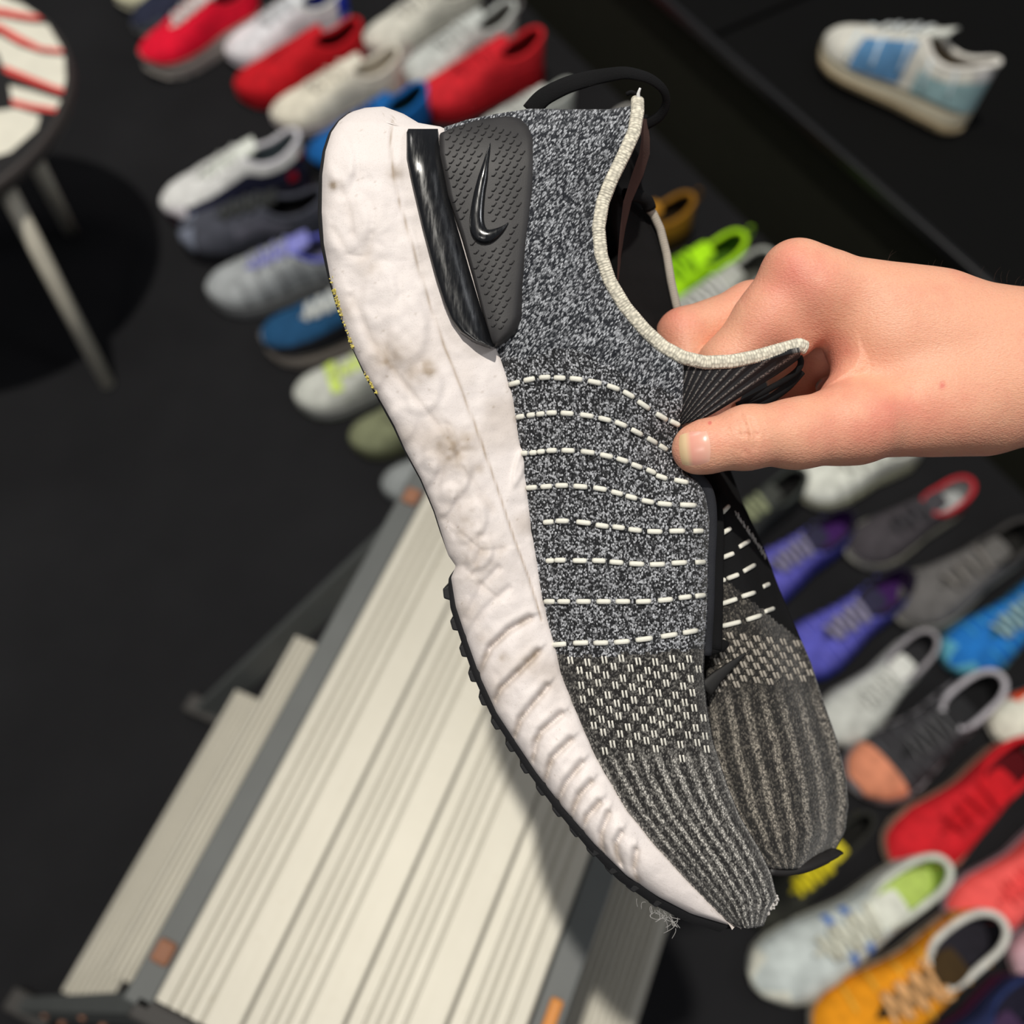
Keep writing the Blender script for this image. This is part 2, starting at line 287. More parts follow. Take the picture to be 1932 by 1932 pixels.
BG = [
 # toe px, heel px, colours, options, label
 ((222, 8), (420, -110), dict(upper=(225, 222, 190), sole=(220, 215, 190)), {}, 'pale cream trainer whose toe peeks in at the top edge, left of the navy trainer'),
 ((258, 62), (430, -75), dict(upper=(38, 42, 62), sole=(150, 148, 145), tongue=(40, 40, 50), lace=(60, 60, 70), outsole=(90, 90, 90)), dict(overlays=[(.82, 1, 0, .5, (60, 66, 72), 'toe_guard'), (.3, .5, 0, .7, (95, 25, 55), 'side_panel')]), 'navy trainer with grey sole half hidden behind the bright red trainer'),
 ((275, 132), (492, -6), dict(upper=(228, 10, 48), sole=(180, 172, 165), tongue=(210, 200, 200), lace=(225, 215, 212), lining=(25, 25, 30), collar=(205, 20, 45), outsole=(110, 108, 104), tab=(190, 15, 40)), dict(nl=7, lace_r=.0046, sole_h=1.7), 'bright crimson trainer with chunky white laces and grey sole'),
 ((430, 112), (660, -5), dict(upper=(226, 226, 230), sole=(236, 232, 240), lining=(20, 40, 150), tongue=(215, 218, 222), collar=(215, 218, 215), tab=(30, 50, 170), lace=(205, 208, 210)), dict(sole_h=1.15, overlays=[(0, .12, .1, .8, (28, 50, 175), 'heel_panel')]), 'white trainer with a royal blue heel lining beside the solid red trainer'),
 ((447, 178), (692, 72), dict(upper=(196, 20, 32), sole=(196, 24, 36), tongue=(190, 20, 32), lining=(110, 8, 16), lace=(190, 20, 34), outsole=(170, 20, 30), tab=(180, 15, 25)), dict(nl=0), 'all-red slip-on trainer between the white and the cream trainers'),
 ((515, 232), (752, 128), dict(upper=(226, 220, 202), sole=(226, 215, 216), tongue=(222, 216, 200), lining=(205, 198, 185), lace=(218, 212, 198), tab=(214, 206, 190), collar=(222, 215, 200)), dict(sole_h=1.15, loop=(225, 220, 210), nl=4, w=1.08), 'cream trainer with lilac-white sole directly above the held shoe heel'),
 ((690, 95), (905, -20), dict(upper=(214, 212, 200), sole=(225, 222, 214), lining=(150, 150, 145), lace=(210, 208, 200)), dict(nl=5, w=1.05), 'smooth ivory trainer at the top, left of the pale mint one'),
 ((762, 158), (965, 38), dict(upper=(196, 200, 196), sole=(222, 218, 216), lining=(120, 118, 112), tongue=(190, 194, 190), lace=(215, 218, 214), tab=(190, 184, 180)), dict(w=1.1, sole_h=1.2, loop=(190, 186, 182), stripes=((208, 210, 206), 7)), 'pale mint grey runner with ribbed flank, above the red trainer'),
 ((585, 310), (800, 190), dict(upper=(18, 92, 160), sole=(30, 40, 50), lining=(10, 50, 60), lace=(10, 60, 120), collar=(22, 105, 180), tab=(20, 100, 175)), {}, 'blue trainer with only its open collar showing above the held shoe'),
 ((790, 205), (1018, 92), dict(upper=(204, 34, 44), sole=(196, 28, 38), tongue=(200, 30, 42), lining=(120, 12, 20), lace=(198, 40, 50), outsole=(150, 16, 26), tab=(190, 26, 36), collar=(205, 34, 42)), dict(nl=4, lace_r=.002), 'red trainer at the end of the row, right of the pale mint runner'),
 ((905, 258), (1075, 165), dict(upper=(196, 200, 194), sole=(215, 214, 210), lining=(100, 100, 100), lace=(205, 205, 200)), {}, 'pale grey trainer peeking out between the red trainer and the held pull loop'),
 ((1010, 340), (1232, 318), dict(upper=(215, 212, 206), sole=(215, 212, 206), lining=(60, 60, 60)), dict(heading=212), 'white trainer seen through the opening of the held shoe'),
 ((1075, 500), (1298, 392), dict(upper=(160, 112, 30), sole=(70, 50, 20), lining=(40, 28, 12), collar=(150, 104, 28), tab=(140, 96, 24), lace=(90, 60, 20)), dict(loop=(120, 82, 22)), 'mustard gold trainer behind the collar of the held shoe'),
 ((1160, 598), (1392, 468), dict(upper=(168, 228, 20), sole=(150, 214, 24), lining=(70, 110, 20), collar=(180, 238, 30), tab=(170, 226, 24), lace=(120, 170, 20), tongue=(168, 228, 20)), dict(loop=(170, 225, 40), stripes=((150, 205, 14), 6)), 'neon lime trainer above the fingers'),
 ((1215, 665), (1440, 505), dict(upper=(172, 174, 166), sole=(200, 198, 190), lining=(90, 90, 84), tab=(170, 170, 162)), {}, 'light grey trainer showing above the index knuckle'),
 # right block
 ((1318, 1045), (1500, 905), dict(upper=(46, 48, 46), sole=(52, 54, 50), lining=(18, 18, 18), lace=(150, 156, 122), tongue=(60, 62, 58), collar=(58, 62, 58), tab=(40, 42, 40)), dict(lace_r=.005), 'dark olive trainer with sage laces just below the thumb'),
 ((1500, 930), (1740, 820), dict(upper=(214, 216, 206), sole=(226, 226, 196), lining=(50, 52, 58), lace=(225, 226, 216), tongue=(212, 214, 204), tab=(210, 210, 200)), dict(w=1.15, sole_h=1.2, stripes=((205, 207, 198), 7)), 'chunky white trainer with pale yellow sole tip directly under the hand'),
 ((1604, 1050), (1822, 918), dict(upper=(66, 62, 66), sole=(206, 204, 190), lining=(175, 178, 178), lace=(54, 52, 56), tongue=(62, 60, 64), collar=(190, 40, 50), tab=(170, 34, 44), outsole=(200, 198, 180)), dict(nl=5, overlays=[(.1, .2, .1, .6, (120, 24, 38), 'heel_panel')]), 'charcoal trainer with a red collar and off-white sole'),
 ((1690, 1165), (1935, 1005), dict(upper=(98, 96, 95), sole=(206, 202, 192), lining=(32, 31, 30), lace=(118, 114, 110), tongue=(92, 90, 88), collar=(60, 58, 57), outsole=(180, 176, 168), tab=(70, 68, 66)), dict(nl=4, lace_r=.005, w=1.12), 'mid grey trainer with white sole edge at the right side'),
 ((1385, 1130), (1600, 978), dict(upper=(86, 84, 172), sole=(50, 62, 158), lining=(64, 30, 92), lace=(128, 124, 152), tongue=(40, 38, 60), collar=(26, 24, 34), tab=(30, 26, 50)), dict(lace_r=.0055, stripes=((112, 108, 200), 9)), 'violet blue ribbed trainer, the upper one of the pair beside the held shoe toe box'),
 ((1480, 1262), (1706, 1092), dict(upper=(84, 84, 176), sole=(48, 60, 160), lining=(60, 28, 86), lace=(134, 130, 156), tongue=(40, 38, 60), collar=(28, 25, 36), tab=(190, 110, 40)), dict(lace_r=.0055, stripes=((112, 110, 204), 9)), 'violet blue ribbed trainer, the lower one of the pair, with orange tongue tag'),
 ((1555, 1395), (1752, 1205), dict(upper=(190, 192, 186), sole=(206, 204, 196), lining=(45, 45, 48), lace=(206, 208, 202), tongue=(205, 206, 200), collar=(150, 146, 150), tab=(150, 146, 150)), dict(nl=7, lace_r=.003), 'pale grey knit trainer with dark opening, right of the held toe box'),
 ((1792, 1262), (2010, 1085), dict(upper=(28, 110, 186), sole=(110, 170, 180), lining=(30, 60, 80), lace=(140, 172, 180), tongue=(40, 100, 130), outsole=(60, 120, 150)), dict(stripes=((60, 150, 205), 8), lace_r=.005, overlays=[(.9, 1, 0, .8, (90, 165, 190), 'toe_cap')]), 'sky blue trainer with pale toe and grey laces at the right edge'),
 ((1613, 1492), (1868, 1290), dict(upper=(52, 51, 54), sole=(200, 196, 204), lining=(22, 22, 24), lace=(120, 120, 122), tongue=(34, 34, 36), collar=(184, 180, 186), tab=(170, 166, 170), outsole=(190, 180, 170)), dict(lace_r=.0012, nl=7, overlays=[(.80, .985, .12, 1, (212, 136, 104), 'toe_cap')], stripes=((80, 80, 84), 6)), 'black trainer with peach orange toe cap and white sole'),
 ((1880, 1395), (2080, 1260), dict(upper=(222, 220, 205), sole=(228, 226, 215), lining=(60, 60, 60), tab=(240, 80, 20)), dict(overlays=[(.3, .75, .0, .6, (238, 76, 20), 'side_panel')]), 'white trainer with orange flash cut off by the right edge'),
 ((1686, 1640), (1939, 1414), dict(upper=(202, 30, 40), sole=(214, 184, 160), lining=(90, 12, 20), lace=(178, 14, 28), tongue=(190, 20, 30), collar=(214, 30, 40), tab=(200, 190, 190)), dict(w=1.06, nl=4, lace_r=.002), 'scarlet knit trainer with tan sole rim'),
 ((1802, 1762), (2037, 1554), dict(upper=(250, 96, 92), sole=(214, 206, 220), lining=(120, 30, 36), lace=(244, 82, 80), tongue=(245, 84, 82), collar=(240, 80, 76)), dict(w=1.1, nl=5, lace_r=.002), 'coral pink trainer with lilac-white sole at the right edge'),
 ((1425, 1868), (1760, 1640), dict(upper=(196, 204, 202), sole=(212, 212, 200), lining=(186, 208, 110), lace=(206, 206, 190), tongue=(216, 218, 206), collar=(206, 210, 198), tab=(200, 204, 196), outsole=(160, 165, 165)), dict(w=.98, nl=6, lace_r=.0045, sole_h=1.1, overlays=[(.9, 1, 0, .7, (226, 226, 212), 'toe_cap'), (.5, .53, .55, .9, (80, 120, 190), 'side_stripe'), (.58, .61, .55, .9, (80, 120, 190), 'side_stripe')]), 'white trainer with blue flecks and a lime insole, at the bottom right'),
 ((1545, 1985), (1862, 1745), dict(upper=(232, 150, 24), sole=(206, 200, 186), lining=(40, 38, 46), lace=(228, 176, 120), tongue=(60, 44, 20), collar=(216, 214, 206), tab=(210, 208, 200), bow=True), dict(nl=7, lace_r=.004, stripes=((236, 176, 60), 6)), 'amber yellow trainer with white collar and laces at the bottom'),
 ((1720, 2080), (1960, 1860), dict(upper=(36, 46, 86), sole=(120, 50, 92), lining=(32, 30, 46), lace=(48, 58, 100), tongue=(60, 40, 70), collar=(34, 48, 92), tab=(110, 44, 80)), {}, 'navy trainer with plum heel in the bottom right corner'),
 ((1925, 1850), (2130, 1700), dict(upper=(205, 170, 180), sole=(215, 190, 196), lining=(60, 50, 60)), {}, 'pale pink trainer showing a sliver at the right edge, below the coral one'),
 ((1420, 1745), (1635, 1545), dict(upper=(50, 50, 44), sole=(60, 60, 50), lining=(24, 24, 22), lace=(206, 190, 30), tongue=(196, 182, 40), collar=(40, 40, 36), tab=(214, 204, 40)), dict(lace_r=.0055, nl=7, w=.8), 'black trainer with thick yellow laces, poking out under the held toe'),
 # left column
 ((312, 402), (598, 282), dict(upper=(40, 42, 66), sole=(46, 44, 62), lining=(110, 120, 124), lace=(205, 208, 202), tongue=(222, 226, 218), collar=(216, 214, 220), tab=(180, 30, 50), outsole=(120, 20, 36)), dict(nl=4, high=1.05, sole_h=1.25, overlays=[(.0, 1, .45, 1, (224, 224, 222), 'white_overlay'), (.86, 1, 0, .5, (222, 216, 222), 'toe_guard'), (.1, .16, .0, .2, (196, 20, 44), 'heel_flash')]), 'white-topped trainer with navy flank and red heel flashes, topmost of the left column'),
 ((342, 452), (612, 398), dict(upper=(70, 72, 82), sole=(36, 36, 40), lining=(20, 20, 22), lace=(60, 62, 62), tongue=(40, 42, 42), tab=(90, 90, 100)), dict(nl=6, lace_r=.0045, overlays=[(.88, 1, 0, .9, (118, 124, 140), 'toe_cap'), (.25, .6, .25, .6, (96, 96, 108), 'side_panel')]), 'slate grey and black trainer under the white and navy one'),
 ((393, 560), (690, 462), dict(upper=(164, 168, 170), sole=(150, 152, 152), lining=(100, 100, 120), lace=(150, 152, 190), tongue=(130, 132, 200), collar=(90, 94, 180), tab=(70, 74, 170), outsole=(130, 132, 132)), dict(nl=6, w=1.1, stripes=((140, 143, 146), 6)), 'silver grey trainer with violet tongue, third of the left column'),
 ((497, 655), (770, 560), dict(upper=(28, 74, 112), sole=(176, 166, 156), lining=(20, 24, 30), lace=(196, 200, 198), tongue=(160, 166, 168), outsole=(130, 124, 112)), dict(nl=7, lace_r=.005, sole_h=1.5, overlays=[(.0, 1, 0, .42, (22, 24, 30), 'mudguard')]), 'dark teal and black trainer with fat white laces and grey sole'),
 ((558, 758), (800, 655), dict(upper=(196, 198, 190), sole=(178, 178, 176), lining=(120, 122, 110), lace=(206, 214, 160), tongue=(206, 226, 120), outsole=(150, 158, 120)), dict(nl=5, overlays=[(.66, .74, .6, 1, (204, 226, 110), 'eyelet_patch')]), 'off-white trainer with pale lime tongue, fifth of the left column'),
 ((662, 838), (880, 735), dict(upper=(120, 124, 96), sole=(112, 114, 88), lining=(60, 60, 50), lace=(120, 122, 100), outsole=(80, 80, 64)), {}, 'olive green trainer with only the toe beyond the held sole'),
 ((722, 925), (930, 840), dict(upper=(138, 142, 142), sole=(120, 124, 124), lining=(60, 60, 60), lace=(150, 150, 150), outsole=(100, 100, 100)), {}, 'grey trainer nearest the platform, last of the left column'),
]
for i, (toe, heel, c, o, lab) in enumerate(BG):
    o = dict(o); trainer('trainer', toe, heel, c, label=lab, **o)
# trainer standing on the plinth
trainer('trainer', (1553, 72), (1880, 215), dict(upper=(216, 214, 204), sole=(214, 205, 180), sole2=(196, 176, 140), lining=(150, 138, 120), tongue=(216, 218, 210), lace=(216, 220, 220), collar=(222, 218, 210), outsole=(190, 170, 135), tab=(216, 214, 212)),
        base=.305, L=.305, roll=math.radians(9), split=True, sole_h=1.25, nl=5, lace_r=.003, ztoe=.03, zheel=.06, stripes=((214, 226, 232), 5), tongue_up=.022, high=1.1,
        overlays=[(.42, .72, .05, .7, (92, 140, 184), 'blue_side_panel'), (.0, .34, .0, .42, (150, 182, 186), 'heel_counter')], label='white trainer with blue side panel standing alone on the black plinth', group=None)

# ---------------------------------------------------------------- round stool
def stool():
    zs = .42; c = np.array([-1.027, 1.285]); R = .309
    root = empty('round_stool', (c[0], c[1], 0)); tag(root, 'round stool with a white, red and black printed seat on pale legs', 'stool')
    a = np.linspace(0, 2 * np.pi, 72, endpoint=False)
    prof = [(0, -.03), (R - .012, -.03), (R - .003, -.027), (R, -.02), (R, -.006), (R - .004, -.001), (R - .01, 0), (0, 0)]
    m = MB(); m.grid([[(r * math.cos(q), r * math.sin(q), zs + z) for q in a] for r, z in prof], closev=True, flip=True)
    m.build('seat', plain((66, 60, 58), .55, .4, name='dark_plywood'), root)
    # printed top: flat graphics, a coat of colour on the seat
    def poly(px, z, mat, nm, par):
        P = [at(x, y, zs)[:2] - c for x, y in px]
        P = [p if np.linalg.norm(p) < R - .008 else p * (R - .008) / np.linalg.norm(p) for p in P]
        m = MB(); m.v = [(p[0], p[1], zs + z) for p in P]; m.u = [(0, 0)] * len(P); m.f = [tuple(range(len(P)))]
        return m.build(nm, mat, par, False)
    red = plain((232, 78, 70), .4, .4, name='red_print'); wh = plain((232, 228, 212), .4, .4, name='white_print'); bk = plain((26, 24, 24), .4, .4, name='black_print')
    m = MB(); rr = R - .006; m.v = [(rr * math.cos(q), rr * math.sin(q), zs + .0006) for q in a]; m.u = [(0, 0)] * 72; m.f = [tuple(range(72))]
    m.build('printed_top', bk, root, False)
    W1 = [[(-400, -60), (-200, -120), (50, -60), (62, 0), (78, 27), (60, 30), (0, 18), (-200, 10)],
          [(-300, 40), (-100, 34), (0, 34), (60, 45), (95, 45), (120, 92), (118, 100), (80, 96), (40, 80), (0, 58), (-200, 50)],
          [(-250, 68), (0, 68), (40, 90), (80, 103), (124, 107), (128, 150), (126, 178), (100, 172), (60, 156), (8, 132), (-4, 100)],
          [(18, 162), (60, 172), (118, 190), (104, 212), (60, 206), (24, 197)],
          [(-200, 210), (0, 210), (30, 205), (76, 220), (70, 244), (20, 288), (-20, 300), (-200, 300)]]
    R1 = [[(-200, 16), (0, 17), (60, 29), (80, 27), (83, 38), (60, 39), (0, 30), (-200, 26)],
          [(-200, 40), (0, 47), (40, 70), (80, 90), (119, 94), (121, 101), (105, 101), (70, 96), (30, 80), (0, 60), (-200, 54)],
          [(6, 124), (60, 146), (105, 164), (127, 168), (127, 178), (104, 174), (60, 158), (10, 138)],
          [(22, 188), (60, 198), (112, 206), (108, 214), (60, 208), (24, 200)]]
    for w in W1: poly(w, .0012, wh, 'white_stripe', root)
    for r in R1: poly(r, .0018, red, 'red_stripe', root)
    leg = plain((202, 196, 180), .45, .5, name='pale_metal_leg')
    feet = [(at(205, 728, 0)[:2] - c, at(8, 345, zs - .03)[:2] - c), (at(134, 436, 0)[:2] - c, at(56, 285, zs - .03)[:2] - c), (np.array([-.26, .25]), np.array([-.2, .2])), (np.array([-.25, -.26]), np.array([-.2, -.2]))]
    for ft, tp in feet:
        ln_ = np.linalg.norm(tp); tp = tp * min(1, (R - .03) / ln_); m = MB()
        tube(m, [(ft[0], ft[1], 0), ((ft[0] + tp[0]) / 2, (ft[1] + tp[1]) / 2, .2), (tp[0], tp[1], zs - .028)], [.0135, .0135, .0145], 16); m.build('leg', leg, root)
        m = MB(); m.v = []; tube(m, [(ft[0], ft[1], 0), (ft[0], ft[1], .006)], .0138, 16); m.build('rubber_foot', plain((50, 50, 50), .8, .2), root)
stool()

# ---------------------------------------------------------------- aluminium work platform
def platform():
    zt = .63; A0 = at(290, 1885, zt); th = math.radians(67.0)
    A0 = A0 - np.array([0, 0, A0[2]])
    root = empty('work_platform', (A0[0], A0[1], 0), (0, 0, th)); tag(root, 'folding aluminium work platform with ribbed silver deck boards and treads', 'step ladder')
    # local x along the boards, local -y across (to the right)
    Rm = np.array([[math.cos(th), math.sin(th)], [-math.sin(th), math.cos(th)]])
    def loc(px, py, z): p = at(px, py, z); q = Rm @ (p[:2] - A0[:2]); return np.array([q[0], q[1], z])
    Lb = .50; Wd = .268
    t = NT('brushed_aluminium'); v = t.obj(); mp = t.n('ShaderNodeMapping'); t.l(v, mp.inputs[0]); mp.inputs['Scale'].default_value = (4, 260, 1)
    n1 = t.noise(mp.outputs[0], 1, 3); n2 = t.noise(v, 14, 5, .6); n3 = t.noise(v, 160, 3)
    c = t.mix(n2, lin(174, 170, 158), lin(190, 186, 174)); c = t.mix(t.math('MULTIPLY', n1, .3), c, lin(160, 154, 138)); c = t.mix(t.ramp(n3, [(.66, (0, 0, 0)), (.74, (.5, .5, .5))]), c, lin(160, 152, 134))
    t.l(c, t.b.inputs['Base Color']); t.b.inputs['Metallic'].default_value = .25; t.b.inputs['Roughness'].default_value = .5
    t.bump(t.math('ADD', n1, n3), .15, .0005); alu = t.m
    grey = plain((84, 87, 86), .5, .4, name='grey_plastic_beam'); dark = plain((58, 56, 54), .6, .3, name='dark_frame'); org = plain((204, 128, 40), .5, .4, name='orange_part'); brn = plain((140, 96, 72), .6, .3, name='copper_rivet')
    tw = [.056, .062]
    def board(x0, x1, y0, y1, z, nm, mat, grooves, par, depth=.0017, gw=.0034, thick=.022):
        w = y0 - y1; pts = [(0, -thick), (0, -.0015), (.0015, 0)]
        for g in grooves:
            if g + gw > w - .002: break
            pts += [(g, .0003), (g + gw * .3, -depth), (g + gw * .6, -depth), (g + gw, .0003)]
        pts += [(w - .0015, 0), (w, -.0015), (w, -thick)]
        m = MB(); xs = np.linspace(x0, x1, 3)
        m.grid([[(x, y0 - yy, z + zz) for yy, zz in pts] for x in xs])
        k = len(pts)
        m.f.append(tuple(range(k))); m.f.append(tuple(2 * k + i for i in range(k))[::-1])
        m.grid([[(x, y0 - yy, z - thick) for yy in (0, w)] for x in xs], flip=True)
        return m.build(nm, mat, par, False)
    DG = [.0118, .0203, .0288, .0396]; yb = 0.
    while yb < Wd - .01:
        ye = min(Wd, yb + .0705) if Wd - yb - .0705 > .03 else Wd
        board(0.0, Lb, -yb - .0005, -ye + .0005, zt, 'deck_board', alu, DG, root); yb = ye
    m = MB(); m.box((Lb / 2, .0125, zt - .030), (Lb + .02, .024, .05)); m.build('side_beam', grey, root, False, bevel=.002)
    m = MB(); m.box((Lb / 2, -Wd - .0125, zt - .030), (Lb + .02, .024, .05)); m.build('side_beam', grey, root, False, bevel=.002)
    for x in (-.010, Lb + .010):
        m = MB(); m.box((x, -Wd / 2, zt - .03), (.018, Wd + .03, .05)); m.build('end_frame', dark, root, False, bevel=.003)
    # ladder flights: left from the photograph, right is its mirror
    zb = [.35, .158]
    edges = [((196, 1830), (560, 1200)), ((112, 1868), (447, 1302))]
    lo = []
    for z, (e0, e1_) in zip(zb, edges):
        p = loc(*e0, z); q = loc(*e1_, z); lo.append((p, q))
    yo = [.5 * (p[1] + q[1]) for p, q in lo]
    def beam(m, a, b, wx, wz):
        a = np.array(a); b = np.array(b); d = (b - a) / np.linalg.norm(b - a); sx = np.array([1., 0, 0]); nz = np.cross(d, sx); nz /= np.linalg.norm(nz); sx = np.cross(nz, d)
        v = []
        for p in (a, b):
            for i, j in ((-1, -1), (1, -1), (1, 1), (-1, 1)): v.append(p + sx * i * wx / 2 + nz * j * wz / 2)
        m.add(v, [(0, 1, 2, 3), (7, 6, 5, 4), (0, 4, 5, 1), (1, 5, 6, 2), (2, 6, 7, 3), (3, 7, 4, 0)])
    slope = (yo[1] - yo[0]) / (zb[1] - zb[0])
    ro = .5 * (loc(1210, 1915, .35)[1] + loc(1257, 1752, .35)[1])
    for sgn in (1, -1):
        my = lambda y: y if sgn > 0 else -Wd - y
        if sgn < 0: yo = [-Wd - ro, -Wd - ro + .03]; slope = -.25; tw = [.085, .085]
        for k, (z, (p, q)) in enumerate(zip(zb, lo)):
            if sgn < 0 and k: continue
            y0, y1 = my(yo[k] + .0), my(yo[k] - tw[k])
            if y0 < y1: y0, y1 = y1, y0
            x1 = .5 * (q[0] + q[0]); x0 = max(.0, p[0])
            board(p[0] if sgn > 0 else .012, q[0] if sgn > 0 else Lb - .03, y0, y1, z, 'tread', alu, [.006, .013, .020, .027, .034, .041, .048, .055, .062, .069], root, depth=.0028, gw=.0038, thick=.028)
        for x in (-.004, Lb + .004):
            m = MB(); ytop = my(-.01); zf = 0.; ybot = my(yo[1] + slope * (0 - zb[1]) - .03); xb = x
            if sgn > 0: e = loc(62, 1903, .012) if x < 0 else loc(392, 1342, .012); xb, ybot = e[0], e[1]
            beam(m, (x, ytop, zt - .03), (xb, ybot, .012), .018, .036); m.build('rail', grey, root, False, bevel=.002)
            m = MB(); m.box((xb, ybot, .012), (.03, .07, .024)); m.build('rail_foot', dark, root, False, bevel=.004)
            for k in range(2 if sgn > 0 else 1):
                m = MB(); fr_ = (zt - .03 - zb[k]) / (zt - .042); cx = x + (xb - x) * fr_ + (-.009 if x < 0 else .009)
                yy = ytop + (ybot - ytop) * fr_
                for dy in (-.012, .012):
                    tube(m, [(cx - .006, yy + dy, zb[k] - .012), (cx + .006, yy + dy, zb[k] - .012)], .004, 10, up=(0, 0, 1))
                m.build('rivet', brn, root, False)
        m = MB(); m.box((.03, my(.012), zt - .004), (.018, .016, .006)); m.build('hinge', brn, root, False, bevel=.003)
        m = MB(); m.box((Lb - .03, my(.012), zt - .004), (.018, .016, .006)); m.build('hinge', brn, root, False, bevel=.003)
    m = MB(); m.box((.06, -Wd - .014, zt - .003), (.12, .010, .006)); m.build('warning_strip', org, root, False, bevel=.002, label='orange strip')
platform()

# ================================================================ the held shoe
ROT = cam.rotation_euler.to_matrix()
base = Vector((0, 0, H)) + ROT @ Vector((0, 0, -D))
shoe = empty('knit_trainer', base, cam.rotation_euler); tag(shoe, 'worn black and white knit trainer held up by its tongue in the hand', 'trainer')
def P(px, py, dz=0.):
    s = (D - dz) / F; return np.array([(px - 966) * s, (966 - py) * s, dz])
PX = D / F
def yint(y, pts):
    a = np.asarray(pts, float); return np.interp(y, a[:, 1], a[:, 0])
def sm(x): x = np.clip(x, 0, 1); return x * x * (3 - 2 * x)
# outlines (silhouettes of the real shoe, in plane units)
ML = [(722, 201), (690, 203), (660, 212), (640, 228), (625, 250), (614, 285), (608, 330), (607, 400), (611, 460), (624, 530), (640, 590), (662, 650), (692, 712), (727, 772), (745, 805), (765, 850), (795, 905), (820, 965), (834, 1010), (846, 1048), (860, 1068), (851, 1090), (860, 1145), (880, 1205), (905, 1275), (937, 1345), (975, 1403), (1012, 1458), (1062, 1523), (1122, 1593), (1182, 1652), (1242, 1692), (1304, 1724), (1374, 1745)]
MR = [(724, 201), (760, 214), (790, 232), (838, 240), (846, 300), (866, 380), (890, 460), (915, 560), (938, 655), (952, 690), (967, 740), (977, 800), (987, 860), (996, 930), (1004, 1000), (1015, 1060), (1026, 1130), (1044, 1200), (1060, 1270), (1084, 1330), (1110, 1390), (1145, 1460), (1187, 1530), (1236, 1592), (1290, 1652), (1340, 1703), (1376, 1744)]
SEAM = [(742, 222), (737, 250), (738, 300), (750, 370), (774, 450), (800, 540), (833, 640), (865, 722), (900, 812), (938, 920), (968, 1010), (998, 1092), (1022, 1170)]
GROOVES = [[(999, 1166), (960, 1188), (924, 1222), (896, 1285)], [(1015, 1230), (975, 1270), (945, 1298), (934, 1320)], [(1033, 1295), (1005, 1328), (981, 1357), (971, 1388)], [(1059, 1347), (1020, 1380), (1010, 1400), (1004, 1435)],
           [(1077, 1396), (1041, 1430), (1034, 1450), (1028, 1476)], [(1098, 1440), (1069, 1474), (1060, 1492), (1052, 1512)], [(1115, 1476), (1091, 1502), (1084, 1520), (1078, 1540)], [(1130, 1515), (1107, 1541), (1103, 1553), (1099, 1568)],
           [(1148, 1535), (1133, 1572), (1134, 1590), (1138, 1605)], [(1172, 1572), (1161, 1590), (1163, 1610), (1170, 1628)], [(1200, 1605), (1195, 1636), (1199, 1652), (1206, 1669)]]
WAVES = [[(940, 1072), (910, 1105), (898, 1129), (878, 1166)], [(960, 1110), (915, 1150), (892, 1185), (880, 1200)]]
LOBES = [(652, 425, 46, 62, -8), (716, 560, 34, 62, -6), (770, 625, 38, 66, -5), (700, 700, 30, 46, -25), (800, 735, 34, 48, -15), (756, 800, 30, 44, -25), (830, 850, 32, 44, -20), (800, 890, 24, 40, -30), (860, 905, 26, 46, -25), (838, 945, 20, 36, -30), (890, 985, 28, 42, -20), (905, 1045, 24, 34, -30), (640, 300, 30, 60, 5), (980, 880, 10, 40, -15)]
CREASE = [[(665, 560), (700, 640), (745, 700), (800, 770), (850, 830)], [(845, 800), (870, 880), (930, 960)], [(868, 1005), (910, 1040), (950, 1035)], [(905, 1010), (908, 1035), (898, 1065)], [(630, 430), (655, 480), (690, 485), (700, 440)], [(770, 880), (800, 930), (830, 975)], [(640, 345), (660, 400), (665, 440)], [(790, 470), (800, 520)], [(905, 1100), (935, 1125)]]
def seg_dist(X, Y, path):
    p = np.asarray(path, float); best = np.full(X.shape, 1e9); sgn = np.zeros(X.shape)
    for a, b in zip(p[:-1], p[1:]):
        d = b - a; L2 = d @ d; t = np.clip(((X - a[0]) * d[0] + (Y - a[1]) * d[1]) / L2, 0, 1)
        ex = X - a[0] - t * d[0]; ey = Y - a[1] - t * d[1]; q = np.hypot(ex, ey); s = np.sign(d[0] * ey - d[1] * ex)
        m_ = q < best; best = np.where(m_, q, best); sgn = np.where(m_, s, sgn)
    return best, sgn
def vnoise(X, Y, sc, seed=0):
    r = np.random.RandomState(seed).rand(64, 64); x = X / sc; y = Y / sc; xi = np.floor(x).astype(int); yi = np.floor(y).astype(int); fx = sm(x - xi); fy = sm(y - yi)
    g = lambda i, j: r[i % 64, j % 64]
    return (g(xi, yi) * (1 - fx) + g(xi + 1, yi) * fx) * (1 - fy) + (g(xi, yi + 1) * (1 - fx) + g(xi + 1, yi + 1) * fx) * fy - .5
def loft(L, R, ys, nc, zf, xpow=None):
    ts = np.linspace(0, 1, nc); Y, Tt = np.meshgrid(ys, ts, indexing='ij'); xl = yint(Y, L); xr = yint(Y, R); X = xl + (xr - xl) * Tt
    Z = zf(X, Y, Tt); s = (D - Z) / F
    return np.stack([(X - 966) * s, (966 - Y) * s, Z], -1), X, Y, Tt
def mono(pts):      # make y strictly increasing so the outline can be read by height
    out = []; last = -1e9
    for x, y in pts: last = max(y, last + .01); out.append((x, last))
    return out
ys = np.r_[201.2, 202, 203.5, 206, 210, 215, 221, np.arange(228, 1744, 3.6), 1744.5]
